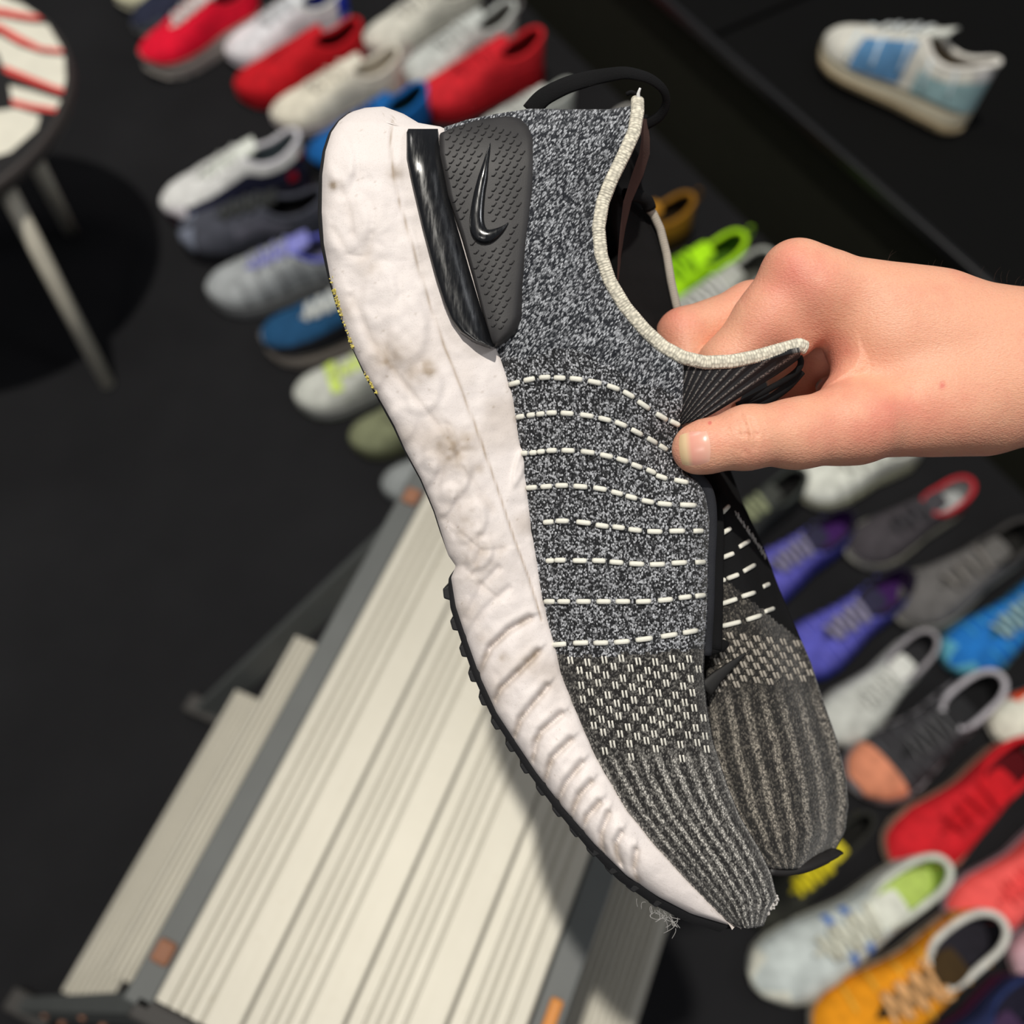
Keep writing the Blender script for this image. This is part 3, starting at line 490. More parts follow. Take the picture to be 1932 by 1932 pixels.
def z_mid(X, Y, t):
    wpx = np.maximum(yint(Y, mono(MR)) - yint(Y, mono(ML)), 1); d = np.minimum(t * wpx, 400)
    r = 26.; q = np.clip(1 - d / r, 0, 1); z = -.0042 * (1 - np.sqrt(np.clip(1 - q * q, 0, 1)))            # rolled lower edge
    z += .0035 * np.sin(np.pi * np.clip(t, 0, 1)) * np.clip(wpx / 150, 0, 1)
    top = np.clip((330 - Y) / 130, 0, 1); z -= .020 * (1 - np.sqrt(np.clip(1 - top ** 2 * .96, 0, 1)))
    tip = np.clip((Y - 1560) / 190, 0, 1); z -= .010 * tip ** 2
    dr = (1 - t) * wpx; z -= .0010 * np.clip(1 - dr / 10, 0, 1) ** 2
    return z
def z_midrelief(X, Y, t):
    z = z_mid(X, Y, t)
    d, s = seg_dist(X, Y, SEAM); z -= .0007 * np.exp(-(d / 2.2) ** 2); z += .0005 * sm(d / 40) * (s > 0) * sm((1200 - Y) / 220)
    for g in GROOVES:
        d, s = seg_dist(X, Y, g); side = np.where(s < 0, 1, 0)
        z -= .0017 * np.exp(-(d / 5.5) ** 2) + .0009 * side * np.exp(-(d / 15) ** 2)
        z += .0006 * (1 - side) * np.exp(-((d - 13) / 8) ** 2)
    for g in WAVES:
        d, s = seg_dist(X, Y, g); z -= .0010 * np.exp(-(d / 7) ** 2)
    for (cx, cy_, a, b, rot) in LOBES:
        c_, s_ = math.cos(math.radians(rot)), math.sin(math.radians(rot)); u = ((X - cx) * c_ - (Y - cy_) * s_) / a; v = ((X - cx) * s_ + (Y - cy_) * c_) / b
        q = np.hypot(u, v); z += .00115 * (1 - sm((q - .7) / .5)) * (1 - .35 * sm(1 - q))
    for g in CREASE:
        d, s = seg_dist(X, Y, g); z += -.00035 * np.exp(-(d / 2.4) ** 2) + .0005 * sm(d / 16) * (s > 0) * np.exp(-(d / 34) ** 2)
    z += .0008 * vnoise(X, Y, 42, 1) + .0004 * vnoise(X, Y, 17, 2) + .00014 * vnoise(X, Y, 6, 3)
    return z
def stain_mid(X, Y):
    s = np.zeros(X.shape)
    for g in GROOVES:
        d, sd = seg_dist(X, Y, g); s += .62 * np.exp(-(d / 8) ** 2) * (vnoise(X, Y, 12, 5) + .6)
    d, sd = seg_dist(X, Y, SEAM); s += .75 * np.exp(-(d / 1.8) ** 2)
    for g in CREASE: d, sd = seg_dist(X, Y, g); s += (.16 + .2 * vnoise(X, Y, 25, 15)) * np.exp(-(d / 9) ** 2)
    for (cx, cy_, r, k) in [(628, 350, 8, .9), (747, 327, 14, .6), (655, 580, 20, .35), (910, 1200, 16, .3), (806, 690, 18, .35), (690, 745, 22, .3), (785, 705, 22, .4), (812, 700, 12, .6), (740, 665, 30, .25), (840, 845, 26, .3), (880, 830, 20, .35), (905, 885, 12, .4), (730, 690, 26, .3), (860, 860, 40, .25), (850, 870, 12, .2), (900, 1060, 60, .3), (950, 1240, 10, .5), (1000, 1250, 22, .3), (695, 500, 24, .3), (870, 960, 40, .3)]:
        s += k * np.exp(-((X - cx) ** 2 + (Y - cy_) ** 2) / r ** 2) * (1.1 + vnoise(X, Y, 9, 7))
    s += .40 * np.clip(vnoise(X, Y, 55, 8) * 2, 0, 1) * sm((Y - 560) / 160) * sm((1400 - Y) / 160)
    s += np.where(vnoise(X, Y, 3.2, 9) > .44, .35, 0) * (vnoise(X, Y, 60, 10) > 0)
    return np.clip(s, 0, 1)
def add_attr(me, name, vals):
    a = me.attributes.new(name, 'FLOAT', 'POINT'); a.data.foreach_set('value', np.asarray(vals, dtype=np.float32).ravel())
# materials of the shoe
t = NT('scuffed_white_foam'); at_ = t.n('ShaderNodeAttribute', attribute_name='stain'); v = t.obj()
n = t.noise(v, 90, 5, .6); c = t.mix(n, lin(240, 232, 230), lin(226, 217, 213)); c = t.mix(t.ramp(t.noise(v, 2600, 2, .7), [(.30, (.5, .5, .5)), (.42, (0, 0, 0))]), c, lin(196, 186, 176))
c = t.mix(at_.outputs['Fac'], c, lin(166, 150, 134)); t.l(c, t.b.inputs['Base Color']); t.b.inputs['Roughness'].default_value = .55; t.b.inputs['Specular IOR Level'].default_value = .3
t.b.inputs['Subsurface Weight'].default_value = .06; t.b.inputs['Subsurface Radius'].default_value = (.002, .002, .002)
t.bump(t.noise(v, 1400, 3, .6), .25, .0003); M_FOAM = t.m
def knit(name, dark, light, mode):
    t = NT(name); u = t.uv((1, 1, 1))       # UV: units of 100 px
    if mode == 'fine':   su, sv, lo, hi = 38, 17, .40, .74
    elif mode == 'mid':  su, sv, lo, hi = 33, 25, .44, .73
    elif mode == 'toe':  su, sv, lo, hi = 34, 22, .44, .80
    else:                su, sv, lo, hi = 20, 14, .45, .65
    mp = t.n('ShaderNodeMapping'); mp.inputs['Scale'].default_value = (su, sv, 1)
    if mode == 'fine':
        rt = t.n('ShaderNodeMapping'); t.l(u, rt.inputs[0]); rt.inputs['Rotation'].default_value = (0, 0, .62); t.l(rt.outputs[0], mp.inputs[0])
    else: t.l(u, mp.inputs[0])
    vo = t.n('ShaderNodeTexVoronoi', feature='F1', i_Scale=1.0); t.l(mp.outputs[0], vo.inputs['Vector'])
    sep = t.n('ShaderNodeSeparateColor'); t.l(vo.outputs['Color'], sep.inputs[0])
    n2 = t.noise(u, 6, 3, .6); n3 = t.noise(mp.outputs[0], 2.2, 2, .7)
    h = t.math('SUBTRACT', 1.0, t.math('MULTIPLY', vo.outputs['Distance'], 1.1))
    val = t.math('ADD', t.math('MULTIPLY', sep.outputs[0], .5), t.math('MULTIPLY', n3, .5)); val = t.math('ADD', val, t.math('MULTIPLY', t.math('SUBTRACT', n2, .5), .35))
    w = t.ramp(val, [(lo, (0, 0, 0)), (hi, (1, 1, 1))]); w = t.math('MULTIPLY', w, t.ramp(h, [(.1, (.1, .1, .1)), (.5, (1, 1, 1))]))
    if mode == 'toe':
        # pale broken threads running along the foot: attribute 'line' carries the cross position in threads
        ln = t.n('ShaderNodeAttribute', attribute_name='line').outputs['Fac']; zn = t.n('ShaderNodeAttribute', attribute_name='zone').outputs['Fac']
        wob = t.math('ADD', ln, t.math('MULTIPLY', t.noise(u, 2.5, 2), .35))
        saw = t.math('PINGPONG', wob, .5)
        band = t.ramp(saw, [(.22, (0, 0, 0)), (.36, (1, 1, 1))])
        fine = t.ramp(t.noise(mp.outputs[0], .55, 2, .6), [(.36, (0, 0, 0)), (.52, (1, 1, 1))])
        g2 = t.math('MULTIPLY', t.math('MULTIPLY', band, fine), zn); g2 = t.math('MULTIPLY', g2, t.ramp(h, [(.3, (.25, .25, .25)), (.7, (1, 1, 1))]))
        w = t.math('MAXIMUM', t.math('MULTIPLY', w, .35), g2)
    c = t.mix(w, lin(*dark), lin(*light)); t.l(c, t.b.inputs['Base Color'])
    t.b.inputs['Roughness'].default_value = .8; t.b.inputs['Specular IOR Level'].default_value = .35
    t.b.inputs['Sheen Weight'].default_value = .15
    t.bump(t.math('ADD', h, t.math('MULTIPLY', w, .5)), .55, .0006); return t.m
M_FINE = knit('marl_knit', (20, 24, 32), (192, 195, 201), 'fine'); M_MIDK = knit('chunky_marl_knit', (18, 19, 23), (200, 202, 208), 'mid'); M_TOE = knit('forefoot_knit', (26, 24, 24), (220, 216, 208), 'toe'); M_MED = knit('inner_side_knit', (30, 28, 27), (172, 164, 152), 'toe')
M_CORD = fabric((232, 230, 218), .6, .08, 'white_cord', 3000); M_BLACK_SHADE = fabric((14, 14, 16), .9, .3, 'black_and_shaded_knit', 2500); M_RUB = plain((30, 30, 32), .6, .35, name='black_rubber', bump=.2)
t = NT('gloss_black_plastic'); v = t.obj(); mp = t.n('ShaderNodeMapping'); t.l(v, mp.inputs[0]); mp.inputs['Scale'].default_value = (900, 120, 1); mp.inputs['Rotation'].default_value = (0, 0, .35)
sn = t.noise(mp.outputs[0], 1, 3, .7); t.b.inputs['Base Color'].default_value = (*lin(16, 17, 20), 1); t.l(t.ramp(sn, [(.35, (.13, .13, .13)), (.75, (.38, .38, .38))]), t.b.inputs['Roughness']); t.bump(sn, .12, .0002); t.b.inputs['Specular IOR Level'].default_value = .7; M_GLOSS = t.m
t = NT('matte_grey_rubber'); v = t.obj(); n = t.noise(v, 120, 4, .6); t.l(t.mix(n, lin(38, 37, 38), lin(52, 50, 51)), t.b.inputs['Base Color']); t.b.inputs['Roughness'].default_value = .55; t.bump(t.noise(v, 2200, 2), .15, .0002); M_PLATE = t.m

# midsole: sculpted outer wall plus bottom, top and far side
G, X, Y, Tt = loft(mono(ML), mono(MR), ys, 56, z_midrelief)
m = MB(); m.grid(G, np.stack([X / 100, -Y / 100], -1), flip=True); st = stain_mid(X, Y).ravel()
nr = len(ys); DEEP = -.074
back = []
for i, y in enumerate(ys):
    a, b = G[i, 0].copy(), G[i, -1].copy(); w_ = np.linalg.norm(b - a)
    k = .5 + .5 * min(1, (y - 200) / 260.) ** .5; dep = DEEP * k * (1 - .75 * max(0, (y - 1450) / 300.) ** 2)
    back.append([a, a + (0.0008, 0, -.012), np.array([a[0] * 1.0 + .004, a[1], dep + .010]), np.array([a[0] + .008, a[1], dep]), np.array([b[0] - .006 if w_ > .02 else a[0] + .008, b[1], dep]), np.array([b[0], b[1], dep + .012]), b + (0, 0, -.012), b])
back = np.array(back); m.grid(back, np.zeros(back.shape[:2] + (2,)), flip=False)
me = mesh(m.v, m.f, m.u, 'midsole'); add_attr(me, 'stain', np.r_[st, np.full(back.shape[0] * back.shape[1], .15)])
link('midsole', me, shoe, True, M_FOAM, 'scuffed white foam midsole')
# outsole: thin black rubber hugging the left edge, lugs from the arch to the toe
def outline_normal(y):
    x0, x1 = yint(y - 6, mono(ML)), yint(y + 6, mono(ML)); d = np.array([x1 - x0, 12.]); d /= np.linalg.norm(d); return np.array([-d[1], d[0]])
rows = []
for y in np.r_[np.arange(212, 1740, 5.), 1744]:
    x = float(yint(y, mono(ML))); nx, ny = outline_normal(y)
    wid = float(np.interp(y, [201, 260, 420, 560, 640, 780, 850, 1000, 1070, 1100, 1150, 1400, 1600, 1745], [1, 5, 8, 3, 1, 4, 3, 2, -1, 7, 11, 13, 18, 28]))
    z1 = -.0045 - float(.020 * (1 - math.sqrt(max(0, 1 - (max(0, (330 - y)) / 130) ** 2 * .96)))) - .010 * max(0, (y - 1560) / 190) ** 2
    o = np.array([x + nx * wid, y + ny * wid * .6]); i_ = np.array([x + 12, y])
    dep = DEEP * (.5 + .5 * min(1, (y - 200) / 260.) ** .5) * (1 - .75 * max(0, (y - 1450) / 300.) ** 2)
    a = P(i_[0], i_[1], z1 - .0006); b = P(o[0], o[1], z1 - .0002); b2 = P(o[0], o[1], z1 - .004)
    rows.append([a, b, b2, np.array([b2[0] + .002, b2[1], dep]), np.array([b2[0] + .006, b2[1], dep])])
m = MB(); m.grid(rows, np.zeros((len(rows), 5, 2)), flip=False); m.build('outsole', M_RUB, shoe, True, 'thin black rubber outsole')
lug_y = [1118, 1175, 1225, 1272, 1316, 1360, 1402, 1443, 1484, 1524, 1562, 1598, 1632, 1664, 1692]
for k, y in enumerate(lug_y):
    x = float(yint(y, mono(ML))); nx, ny = outline_normal(y); tx, ty = -ny, nx
    if ty < 0: tx, ty = -tx, -ty
    z1 = -.0048 - .010 * max(0, (y - 1560) / 190) ** 2; h = 19; a = 15.; m = MB()
    c4 = [(-a, 6), (-a * .72, h), (a * .55, h + 1), (a, 6)]
    V = []
    for zz in (z1, z1 - .060 * (1 if y < 1500 else .5)):
        for u, w in c4: V.append(P(x + tx * u + nx * w, y + ty * u + ny * w, zz if zz == z1 else z1) + np.array([0, 0, 0 if zz == z1 else zz - z1]))
    m.add(V, [(0, 1, 2, 3), (7, 6, 5, 4), (0, 4, 5, 1), (1, 5, 6, 2), (2, 6, 7, 3), (3, 7, 4, 0)]); m.build('lug', M_RUB, shoe, False, bevel=.0005)
# yellow crumbling foam on the left edge
m = MB(); r = np.random.RandomState(3)
for cx, cy_, sx, sy, n_ in ((648, 568, 10, 26, 70), (712, 722, 6, 18, 30), (672, 640, 6, 30, 22)):
    for k in range(n_):
        y = cy_ + r.randn() * sy * .6; x = float(yint(y, mono(ML))) + 3 + abs(r.randn()) * sx * .6 - 4; s = r.uniform(.0002, .0006); p = P(x, y, -.0008 - r.rand() * .001)
        q = Matrix.Rotation(r.rand() * 6, 3, Vector(r.randn(3)).normalized()); m.box(p, (s, s * 1.6, s), q)
o = m.build('crumbled_foam', plain((214, 200, 110), .8, .2, name='yellowed_foam'), shoe, False, 'yellowed crumbs on the sole edge'); o['kind'] = 'stuff'

# lateral upper
UL = [(838, 214), (836, 240), (846, 300), (866, 380), (890, 460), (913, 560), (934, 655)] + [(x - 7, y) for x, y in MR[9:-1]] + [(1385, 1748)]
COL = [(1200, 196), (1203, 215), (1198, 250), (1180, 290), (1155, 340), (1140, 380), (1132, 430), (1137, 480), (1152, 530), (1180, 580), (1216, 625), (1252, 660), (1290, 684)]
UR = [(1198, 190)] + COL + [(1290, 720), (1288, 760), (1282, 800), (1270, 850), (1290, 892), (1322, 912), (1336, 935), (1342, 980), (1338, 1050), (1336, 1150), (1330, 1230), (1328, 1270), (1334, 1330), (1346, 1400), (1372, 1480), (1396, 1540), (1432, 1600), (1456, 1650), (1468, 1700), (1440, 1748)]
TOPC = [(838, 240), (880, 226), (940, 214), (1000, 205), (1080, 206), (1150, 206), (1200, 198)]
def top_y(x): return np.interp(x, [p[0] for p in TOPC], [p[1] for p in TOPC])
def z_up(X, Y, t):
    z = .0002 + .0062 * np.sin(np.pi * np.clip(t * .8, 0, 1)) ** .8 - .0012 * (1 - sm(t / .06))
    z -= .0030 * sm((t - .75) / .25) * sm((700 - Y) / 60)
    tc = np.clip((330 - Y) / 130, 0, 1); z -= .019 * (1 - np.sqrt(np.clip(1 - tc ** 2 * .97, 0, 1))) * (.55 + .45 * (1 - t))
    fold = sm((Y - 880) / 60); fr = np.clip((t - .87) / .13, 0, 1); z -= fold * .011 * (1 - np.sqrt(np.clip(1 - fr ** 2 * .98, 0, 1)))
    toe = sm((Y - 1250) / 420); z -= toe * .010 * sm((t - .35) / .65) + .010 * np.clip((Y - 1560) / 190, 0, 1) ** 2
    # pinch by the thumb: the cloth is pulled in around it
    g = np.exp(-(((X - 1268) / 55) ** 2 + ((Y - 838) / 62) ** 2)); z -= .0058 * g
    for a, b, wd, am in (((1080, 700), (1262, 812), 17, .0009), ((1110, 782), (1258, 846), 16, -.0008), ((1130, 860), (1290, 905), 18, .0009), ((1150, 640), (1285, 775), 20, .0010), ((1230, 690), (1280, 790), 12, -.0012), ((1060, 1600 - 500), (1320, 1080), 30, .0007)):
        d, s = seg_dist(X, Y, [a, b]); z += am * np.exp(-(d / wd) ** 2)
    d, s = seg_dist(X, Y, [(1150, 1230), (1200, 1400), (1290, 1540), (1400, 1650)]); z += .0010 * np.exp(-(d / 40) ** 2)
    d, s = seg_dist(X, Y, [(1225, 1480), (1330, 1600), (1430, 1700)]); z -= .0012 * np.exp(-(d / 16) ** 2)
    z += .0010 * vnoise(X, Y, 95, 11) + .0005 * vnoise(X, Y, 36, 12)
    return z
ysu = np.r_[np.arange(200, 1742, 5.2), 1745]
def upper_patch():
    nc = 84; ts = np.linspace(0, 1, nc); Yb, T2 = np.meshgrid(ysu, ts, indexing='ij'); xl = yint(Yb, mono(UL)); xr = yint(Yb, mono(UR)); X = xl + (xr - xl) * T2
    ty = top_y(X); w = np.clip((300 - Yb) / 100, 0, 1); Y2 = np.where(Yb < 300, 300 - (300 - Yb) / 100 * (300 - ty), Yb)
    by = np.interp(X, [1380, 1410, 1440, 1470], [1745, 1752, 1748, 1705]); Y2 = np.where(Yb > 1690, 1690 + (Yb - 1690) / 55 * (by - 1690), Y2)
    Z = z_up(X, Y2, T2); s = (D - Z) / F; return np.stack([(X - 966) * s, (966 - Y2) * s, Z], -1), X, Y2, T2
G, X, Y, T2 = upper_patch()
m = MB(); m.grid(G, np.stack([X / 100, -Y / 100], -1), flip=True); me = mesh(m.v, m.f, m.u, 'upper')
add_attr(me, 'line', T2 * 8.2 + .15); add_attr(me, 'zone', sm((Y - 1405 + 14 * vnoise(X, Y, 30, 4)) / 40))
for q in (M_FINE, M_MIDK, M_TOE): me.materials.append(q)
cy2 = Y[:-1, :-1] + 6 * vnoise(X[:-1, :-1], Y[:-1, :-1], 14, 6) * 2; lim = np.interp(X[:-1, :-1], [950, 1080, 1300], [680, 655, 760])
mi = np.where(cy2 < lim, 0, np.where(cy2 < np.interp(X[:-1, :-1], [1040, 1180, 1330], [1236, 1232, 1222]), 1, 2)); me.polygons.foreach_set('material_index', mi.ravel().astype(np.int32))
o = link('upper', me, shoe, True, None, 'grey marl knit outer side'); sd = o.modifiers.new('thickness', 'SOLIDIFY'); sd.thickness = .0014; sd.offset = -1
# rolled black eyestay edge beside the throat
m = MB(); tube(m, smooth_path([P(1300, 893, -.002), P(1328, 908, -.002), P(1340, 940, -.003), P(1342, 990, -.004), P(1338, 1060, -.005), P(1336, 1150, -.006), P(1331, 1235, -.008)], 40), .0022, 10, .0016); m.build('eyestay_edge', fabric((40, 41, 46), .8, .2, 'dark_ribbed_knit', 2500), shoe)
def surf_z(px, py, med=False):
    if med: return z_med(np.array([[px]]), np.array([[py]]), np.array([[(px - yint(py, mono(DL))) / (yint(py, mono(DR)) - yint(py, mono(DL)))]]))[0, 0]
    xl = float(yint(py, mono(UL))); xr = float(yint(py, mono(UR))); return float(z_up(np.array([[px]]), np.array([[float(py)]]), np.array([[(px - xl) / (xr - xl)]]))[0, 0])
# medial (far) side: forefoot
DL = [(1300, 870), (1305, 1000), (1308, 1150), (1306, 1300), (1320, 1420), (1350, 1520), (1400, 1600), (1455, 1645)]
DR = [(1372, 870), (1402, 950), (1440, 1030), (1470, 1110), (1500, 1180), (1530, 1250), (1556, 1330), (1581, 1400), (1597, 1470), (1601, 1520), (1595, 1570), (1574, 1608), (1530, 1645)]
def z_med(X, Y, t):
    z = -.030 + .004 * np.sin(np.pi * np.clip(t, 0, 1)); z -= .026 * sm((t - .55) / .45) ** 1.5; z += .012 * sm((Y - 1350) / 300) * (1 - t)
    z -= .008 * (1 - sm(t / .15)) * sm((1400 - Y) / 200)
    z -= .006 * np.clip((Y - 1560) / 80, 0, 1) ** 2
    z += .0010 * vnoise(X, Y, 70, 21) + .0004 * vnoise(X, Y, 26, 22); return z
ysd = np.arange(872, 1644, 6.)
def med_patch(DL, DR, ys, nc, zf):
    G, X, Y, Tt = loft(mono(DL), mono(DR), ys, nc, zf); return G, X, Y, Tt
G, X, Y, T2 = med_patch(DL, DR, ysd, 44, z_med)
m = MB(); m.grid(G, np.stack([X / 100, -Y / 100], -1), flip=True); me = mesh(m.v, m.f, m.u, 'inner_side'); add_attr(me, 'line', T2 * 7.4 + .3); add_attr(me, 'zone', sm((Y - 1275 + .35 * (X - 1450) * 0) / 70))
me.materials.append(M_MED); me.materials.append(M_BLACK_SHADE)
mi = np.where(Y[:-1, :-1] < np.interp(X[:-1, :-1], [1330, 1560], [1060, 1250]), 1, 0); me.polygons.foreach_set('material_index', mi.ravel().astype(np.int32))  # upper part coloured black for the shadow lying on its marl knit
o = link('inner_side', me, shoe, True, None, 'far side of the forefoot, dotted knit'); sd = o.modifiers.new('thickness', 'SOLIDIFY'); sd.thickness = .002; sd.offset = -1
# wall joining the two sides in the folded throat, closes the gap behind the eyestay
m = MB(); G = []
for y in np.arange(885, 1600, 12.):
    xr = float(yint(y, mono(UR))); tz = surf_z(xr - 2, y)
    G.append([P(xr - 3, y, tz - .001), P(xr - 8, y, tz - .012), P(float(yint(y, mono(DL))) + 4, y, -.036 if y < 1400 else -.024)])
m.grid(G); m.build('throat_fold', M_BLACK_SHADE, shoe)
m = MB(); tube(m, smooth_path([P(1345, 930, -.024), P(1352, 1000, -.022), P(1349, 1090, -.020), P(1348, 1180, -.019), P(1346, 1225, -.017)], 24), .0030, 10, .0012); m.build('strap', M_BLACK_SHADE, shoe)
m = MB(); tube(m, smooth_path([P(1334, 1226, -.017), P(1352, 1222, -.017), P(1372, 1214, -.020)], 10), [.0021] * 8 + [.0018, .0010], 10, .0010); m.build('strap_end', M_BLACK_SHADE, shoe)
m = MB(); tube(m, resample([P(1330, 1302, -.020), P(1350, 1280, -.021), P(1378, 1256, -.023), P(1412, 1228, -.026)], 14), np.linspace(.0032, .0002, 14), 10, np.linspace(.0008, .0002, 14)); m.build('swoosh_tip', plain((34, 33, 33), .6, .3), shoe, True, 'black printed swoosh tip')
m = MB(); tube(m, smooth_path([P(1446, 1640, -.026), P(1480, 1643, -.030), P(1520, 1634, -.036), P(1552, 1620, -.044), P(1578, 1606, -.052)], 24), [.0020] * 8 + [.0022] * 10 + [.0016] * 4 + [.001] * 2, 12, .003); m.build('far_outsole_edge', plain((42, 40, 40), .5, .4, name='black_rubber_edge'), shoe)
# frayed lace holes at the far edge
m = MB(); r = np.random.RandomState(5)
for k in range(26):
    u = k / 25.; px = 1388 + 55 * u; py = 968 + 80 * u; z = surf_z(px, py, True) + .001
    a = r.rand(3) - .5; tube(m, smooth_path([P(px + a[0] * 6, py - 4, z), P(px + 5 * a[1] + 3, py + 1, z + .001), P(px + 7 * a[2], py + 7, z)], 6), .0003, 5)
o = m.build('frayed_yarn', fabric((176, 172, 168), .9, .3), shoe); o['kind'] = 'stuff'
# white cord stitches, one by one
ROWS = [[(971, 723), (999, 716), (1028, 712), (1056, 713), (1087, 715), (1122, 721), (1157, 731), (1186, 744), (1214, 764), (1248, 786), (1273, 798)],
 [(982, 786), (1002, 783), (1020, 781), (1041, 779), (1070, 780), (1107, 784), (1141, 791), (1171, 800), (1201, 815), (1230, 831), (1251, 844)],
 [(989, 855), (1006, 854), (1021, 852), (1041, 850), (1072, 850), (1109, 853), (1144, 860), (1174, 868), (1201, 879), (1228, 889), (1248, 900), (1285, 908)],
 [(1003, 920), (1031, 918), (1060, 916), (1095, 918), (1132, 922), (1164, 930), (1191, 938), (1222, 946), (1254, 951), (1298, 953)],
 [(1035, 985), (1061, 983), (1101, 986), (1136, 992), (1167, 995), (1198, 1000), (1235, 1003), (1277, 1002), (1317, 1002)],
 [(1038, 1058), (1057, 1057), (1094, 1058), (1130, 1058), (1163, 1061), (1201, 1064), (1240, 1065), (1281, 1062), (1321, 1061)],
 [(1037, 1135), (1064, 1135), (1101, 1135), (1139, 1135), (1175, 1135), (1214, 1135), (1255, 1132), (1292, 1127), (1321, 1124)],
 [(1054, 1216), (1096, 1213), (1134, 1213), (1173, 1211), (1215, 1206), (1262, 1199), (1302, 1192)]]
def stitch(a, b, r, dz, med=False, nm='cord_stitch', mat=None, mb=None):
    n_ = 7; pts = []
    for u in np.linspace(0, 1, n_):
        px = a[0] + (b[0] - a[0]) * u; py = a[1] + (b[1] - a[1]) * u; z = surf_z(px, py, med) + dz * math.sin(math.pi * (.08 + .84 * u)) ** .5; pts.append(P(px, py, z))
    rr = r * np.array([.88, 1, 1, 1, 1, 1, .88]); m_ = mb or MB(); tube(m_, pts, rr, 8, rr * .8, up=(0, 0, 1))
    if mb is None: m_.build(nm, mat or M_CORD, shoe)
for row in ROWS:
    for i, p in enumerate(row):
        q0 = row[max(0, i - 1)]; q1 = row[min(len(row) - 1, i + 1)]; d = np.array(q1, float) - q0; g = np.hypot(*d) / (2 if 0 < i < len(row) - 1 else 1); d /= np.hypot(*d); h = min(g * .34, 19)
        if p[0] + h > 1330: h = 9
        stitch((p[0] - d[0] * h, p[1] - d[1] * h), (p[0] + d[0] * h, p[1] + d[1] * h), .00088, .0008)
for a, b in [((1375, 955), (1362, 968)), ((1354, 1012), (1378, 997)), ((1395, 1032), (1413, 1021)), ((1359, 1054), (1384, 1044)), ((1403, 1078), (1424, 1066)), ((1357, 1096), (1368, 1094)), ((1372, 1092), (1393, 1084)), ((1357, 1141), (1390, 1130)), ((1399, 1126), (1424, 1118)), ((1440, 1107), (1451, 1102)), ((1361, 1182), (1397, 1173)), ((1408, 1170), (1436, 1161)), ((1443, 1154), (1460, 1148))]:
    stitch(a, b, .0009, .0008, True)
# paired pale stitches of the forefoot: too small to count, one part
m = MB(); k = 0
for j, y0 in enumerate(np.arange(1246, 1440, 15.5)):
    for i in range(-1, 12):
        x0 = 1076 + i * 32 + (16 if j % 2 else 0) + (y0 - 1246) * .10; y1 = y0 - (x0 - 1200) * .10 * 0 + (x0 - 1100) * .09 * 0
        yy = y1 + 4 * math.sin(i * 1.7 + j)
        if x0 < float(yint(yy, mono(UL))) + 22 or x0 > float(yint(yy, mono(UR))) - 10: continue
        if yy > 1412 and (i + j) % 3: continue
        for dx in (-3.4, 3.4): stitch((x0 + dx - 1, yy - 7), (x0 + dx + 1.5, yy + 7), .00034, .0004, mb=m)
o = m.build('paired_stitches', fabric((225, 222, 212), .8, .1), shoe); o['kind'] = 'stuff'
m = MB()
for j in range(13):
    for i in range(0, 12):
        x0 = 1352 + i * 25 + (12 if j % 2 else 0); yy = 1196 + j * 13 + (x0 - 1352) * .12
        if x0 < float(yint(yy, mono(DL))) + 30 or x0 > float(yint(yy, mono(DR))) - 8: continue
        if yy > 1300 + (x0 - 1352) * -.1: continue
        for dx in (-3.2, 3.2): stitch((x0 + dx - 2, yy - 6), (x0 + dx + 3, yy + 6), .0005, .0004, True, mb=m)
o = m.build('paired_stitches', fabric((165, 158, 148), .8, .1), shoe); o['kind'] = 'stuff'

# inside of the heel: lining of the far wall, far collar edge
IL = [(1120, 215), (1120, 300), (1095, 420), (1110, 540), (1160, 640), (1230, 720)]
IR = [(1222, 215), (1227, 262), (1226, 290), (1210, 345), (1214, 362), (1228, 392), (1250, 450), (1270, 520), (1282, 590), (1330, 640), (1400, 700)]
m = MB(); G = []
for y in np.arange(216, 718, 8.):
    xl = float(yint(y, IL)); xr = float(yint(y, IR)); G.append([P(xl + (xr - xl) * u, y, -.006 - .040 * math.sin(u * 1.45) ** 1.2) for u in np.linspace(0, 1, 14)])
m.grid(G, flip=True); o = m.build('lining', fabric((14, 13, 14), .95, .3, 'black_lining', 2500), shoe, True, 'black inner lining'); sd = o.modifiers.new('t', 'SOLIDIFY'); sd.thickness = .002
m = MB(); G = []
for y, x0, w in ((224, 1208, 14), (262, 1210, 16), (290, 1206, 20), (330, 1192, 22), (380, 1176, 16), (430, 1170, 10), (480, 1166, 6), (530, 1164, 4)):
    G.append([P(x0 + w * u, y, -.014 - .012 * u) for u in (0, .3, .7, 1)])
m.grid(G); m.build('heel_padding', fabric((88, 66, 60), .9, .2, 'worn_padding', 1800), shoe, True, 'worn brownish heel padding edge')
m = MB(); tube(m, smooth_path([P(1180, 368, -.030), P(1205, 368, -.034), P(1224, 378, -.038), P(1226, 395, -.040)], 12), .0026, 10, .0018); m.build('heel_tab', M_BLACK_SHADE, shoe)
def ribbed(path, hw, thick, nm, mat, lab=None, n=260, amp=.00022, pitch=.00085, up=(0, 0, 1)):
    p = smooth_path(path, n, 8); L = np.r_[0, np.cumsum(np.linalg.norm(np.diff(p, axis=0), axis=1))]; w = hw * (1 + .035 * np.sin(L / pitch * 6.28)); m_ = MB(); tube(m_, p, w, 14, thick * (1 + .10 * np.sin(L / pitch * 6.28)), up=up); return m_.build(nm, mat, shoe, True, lab)
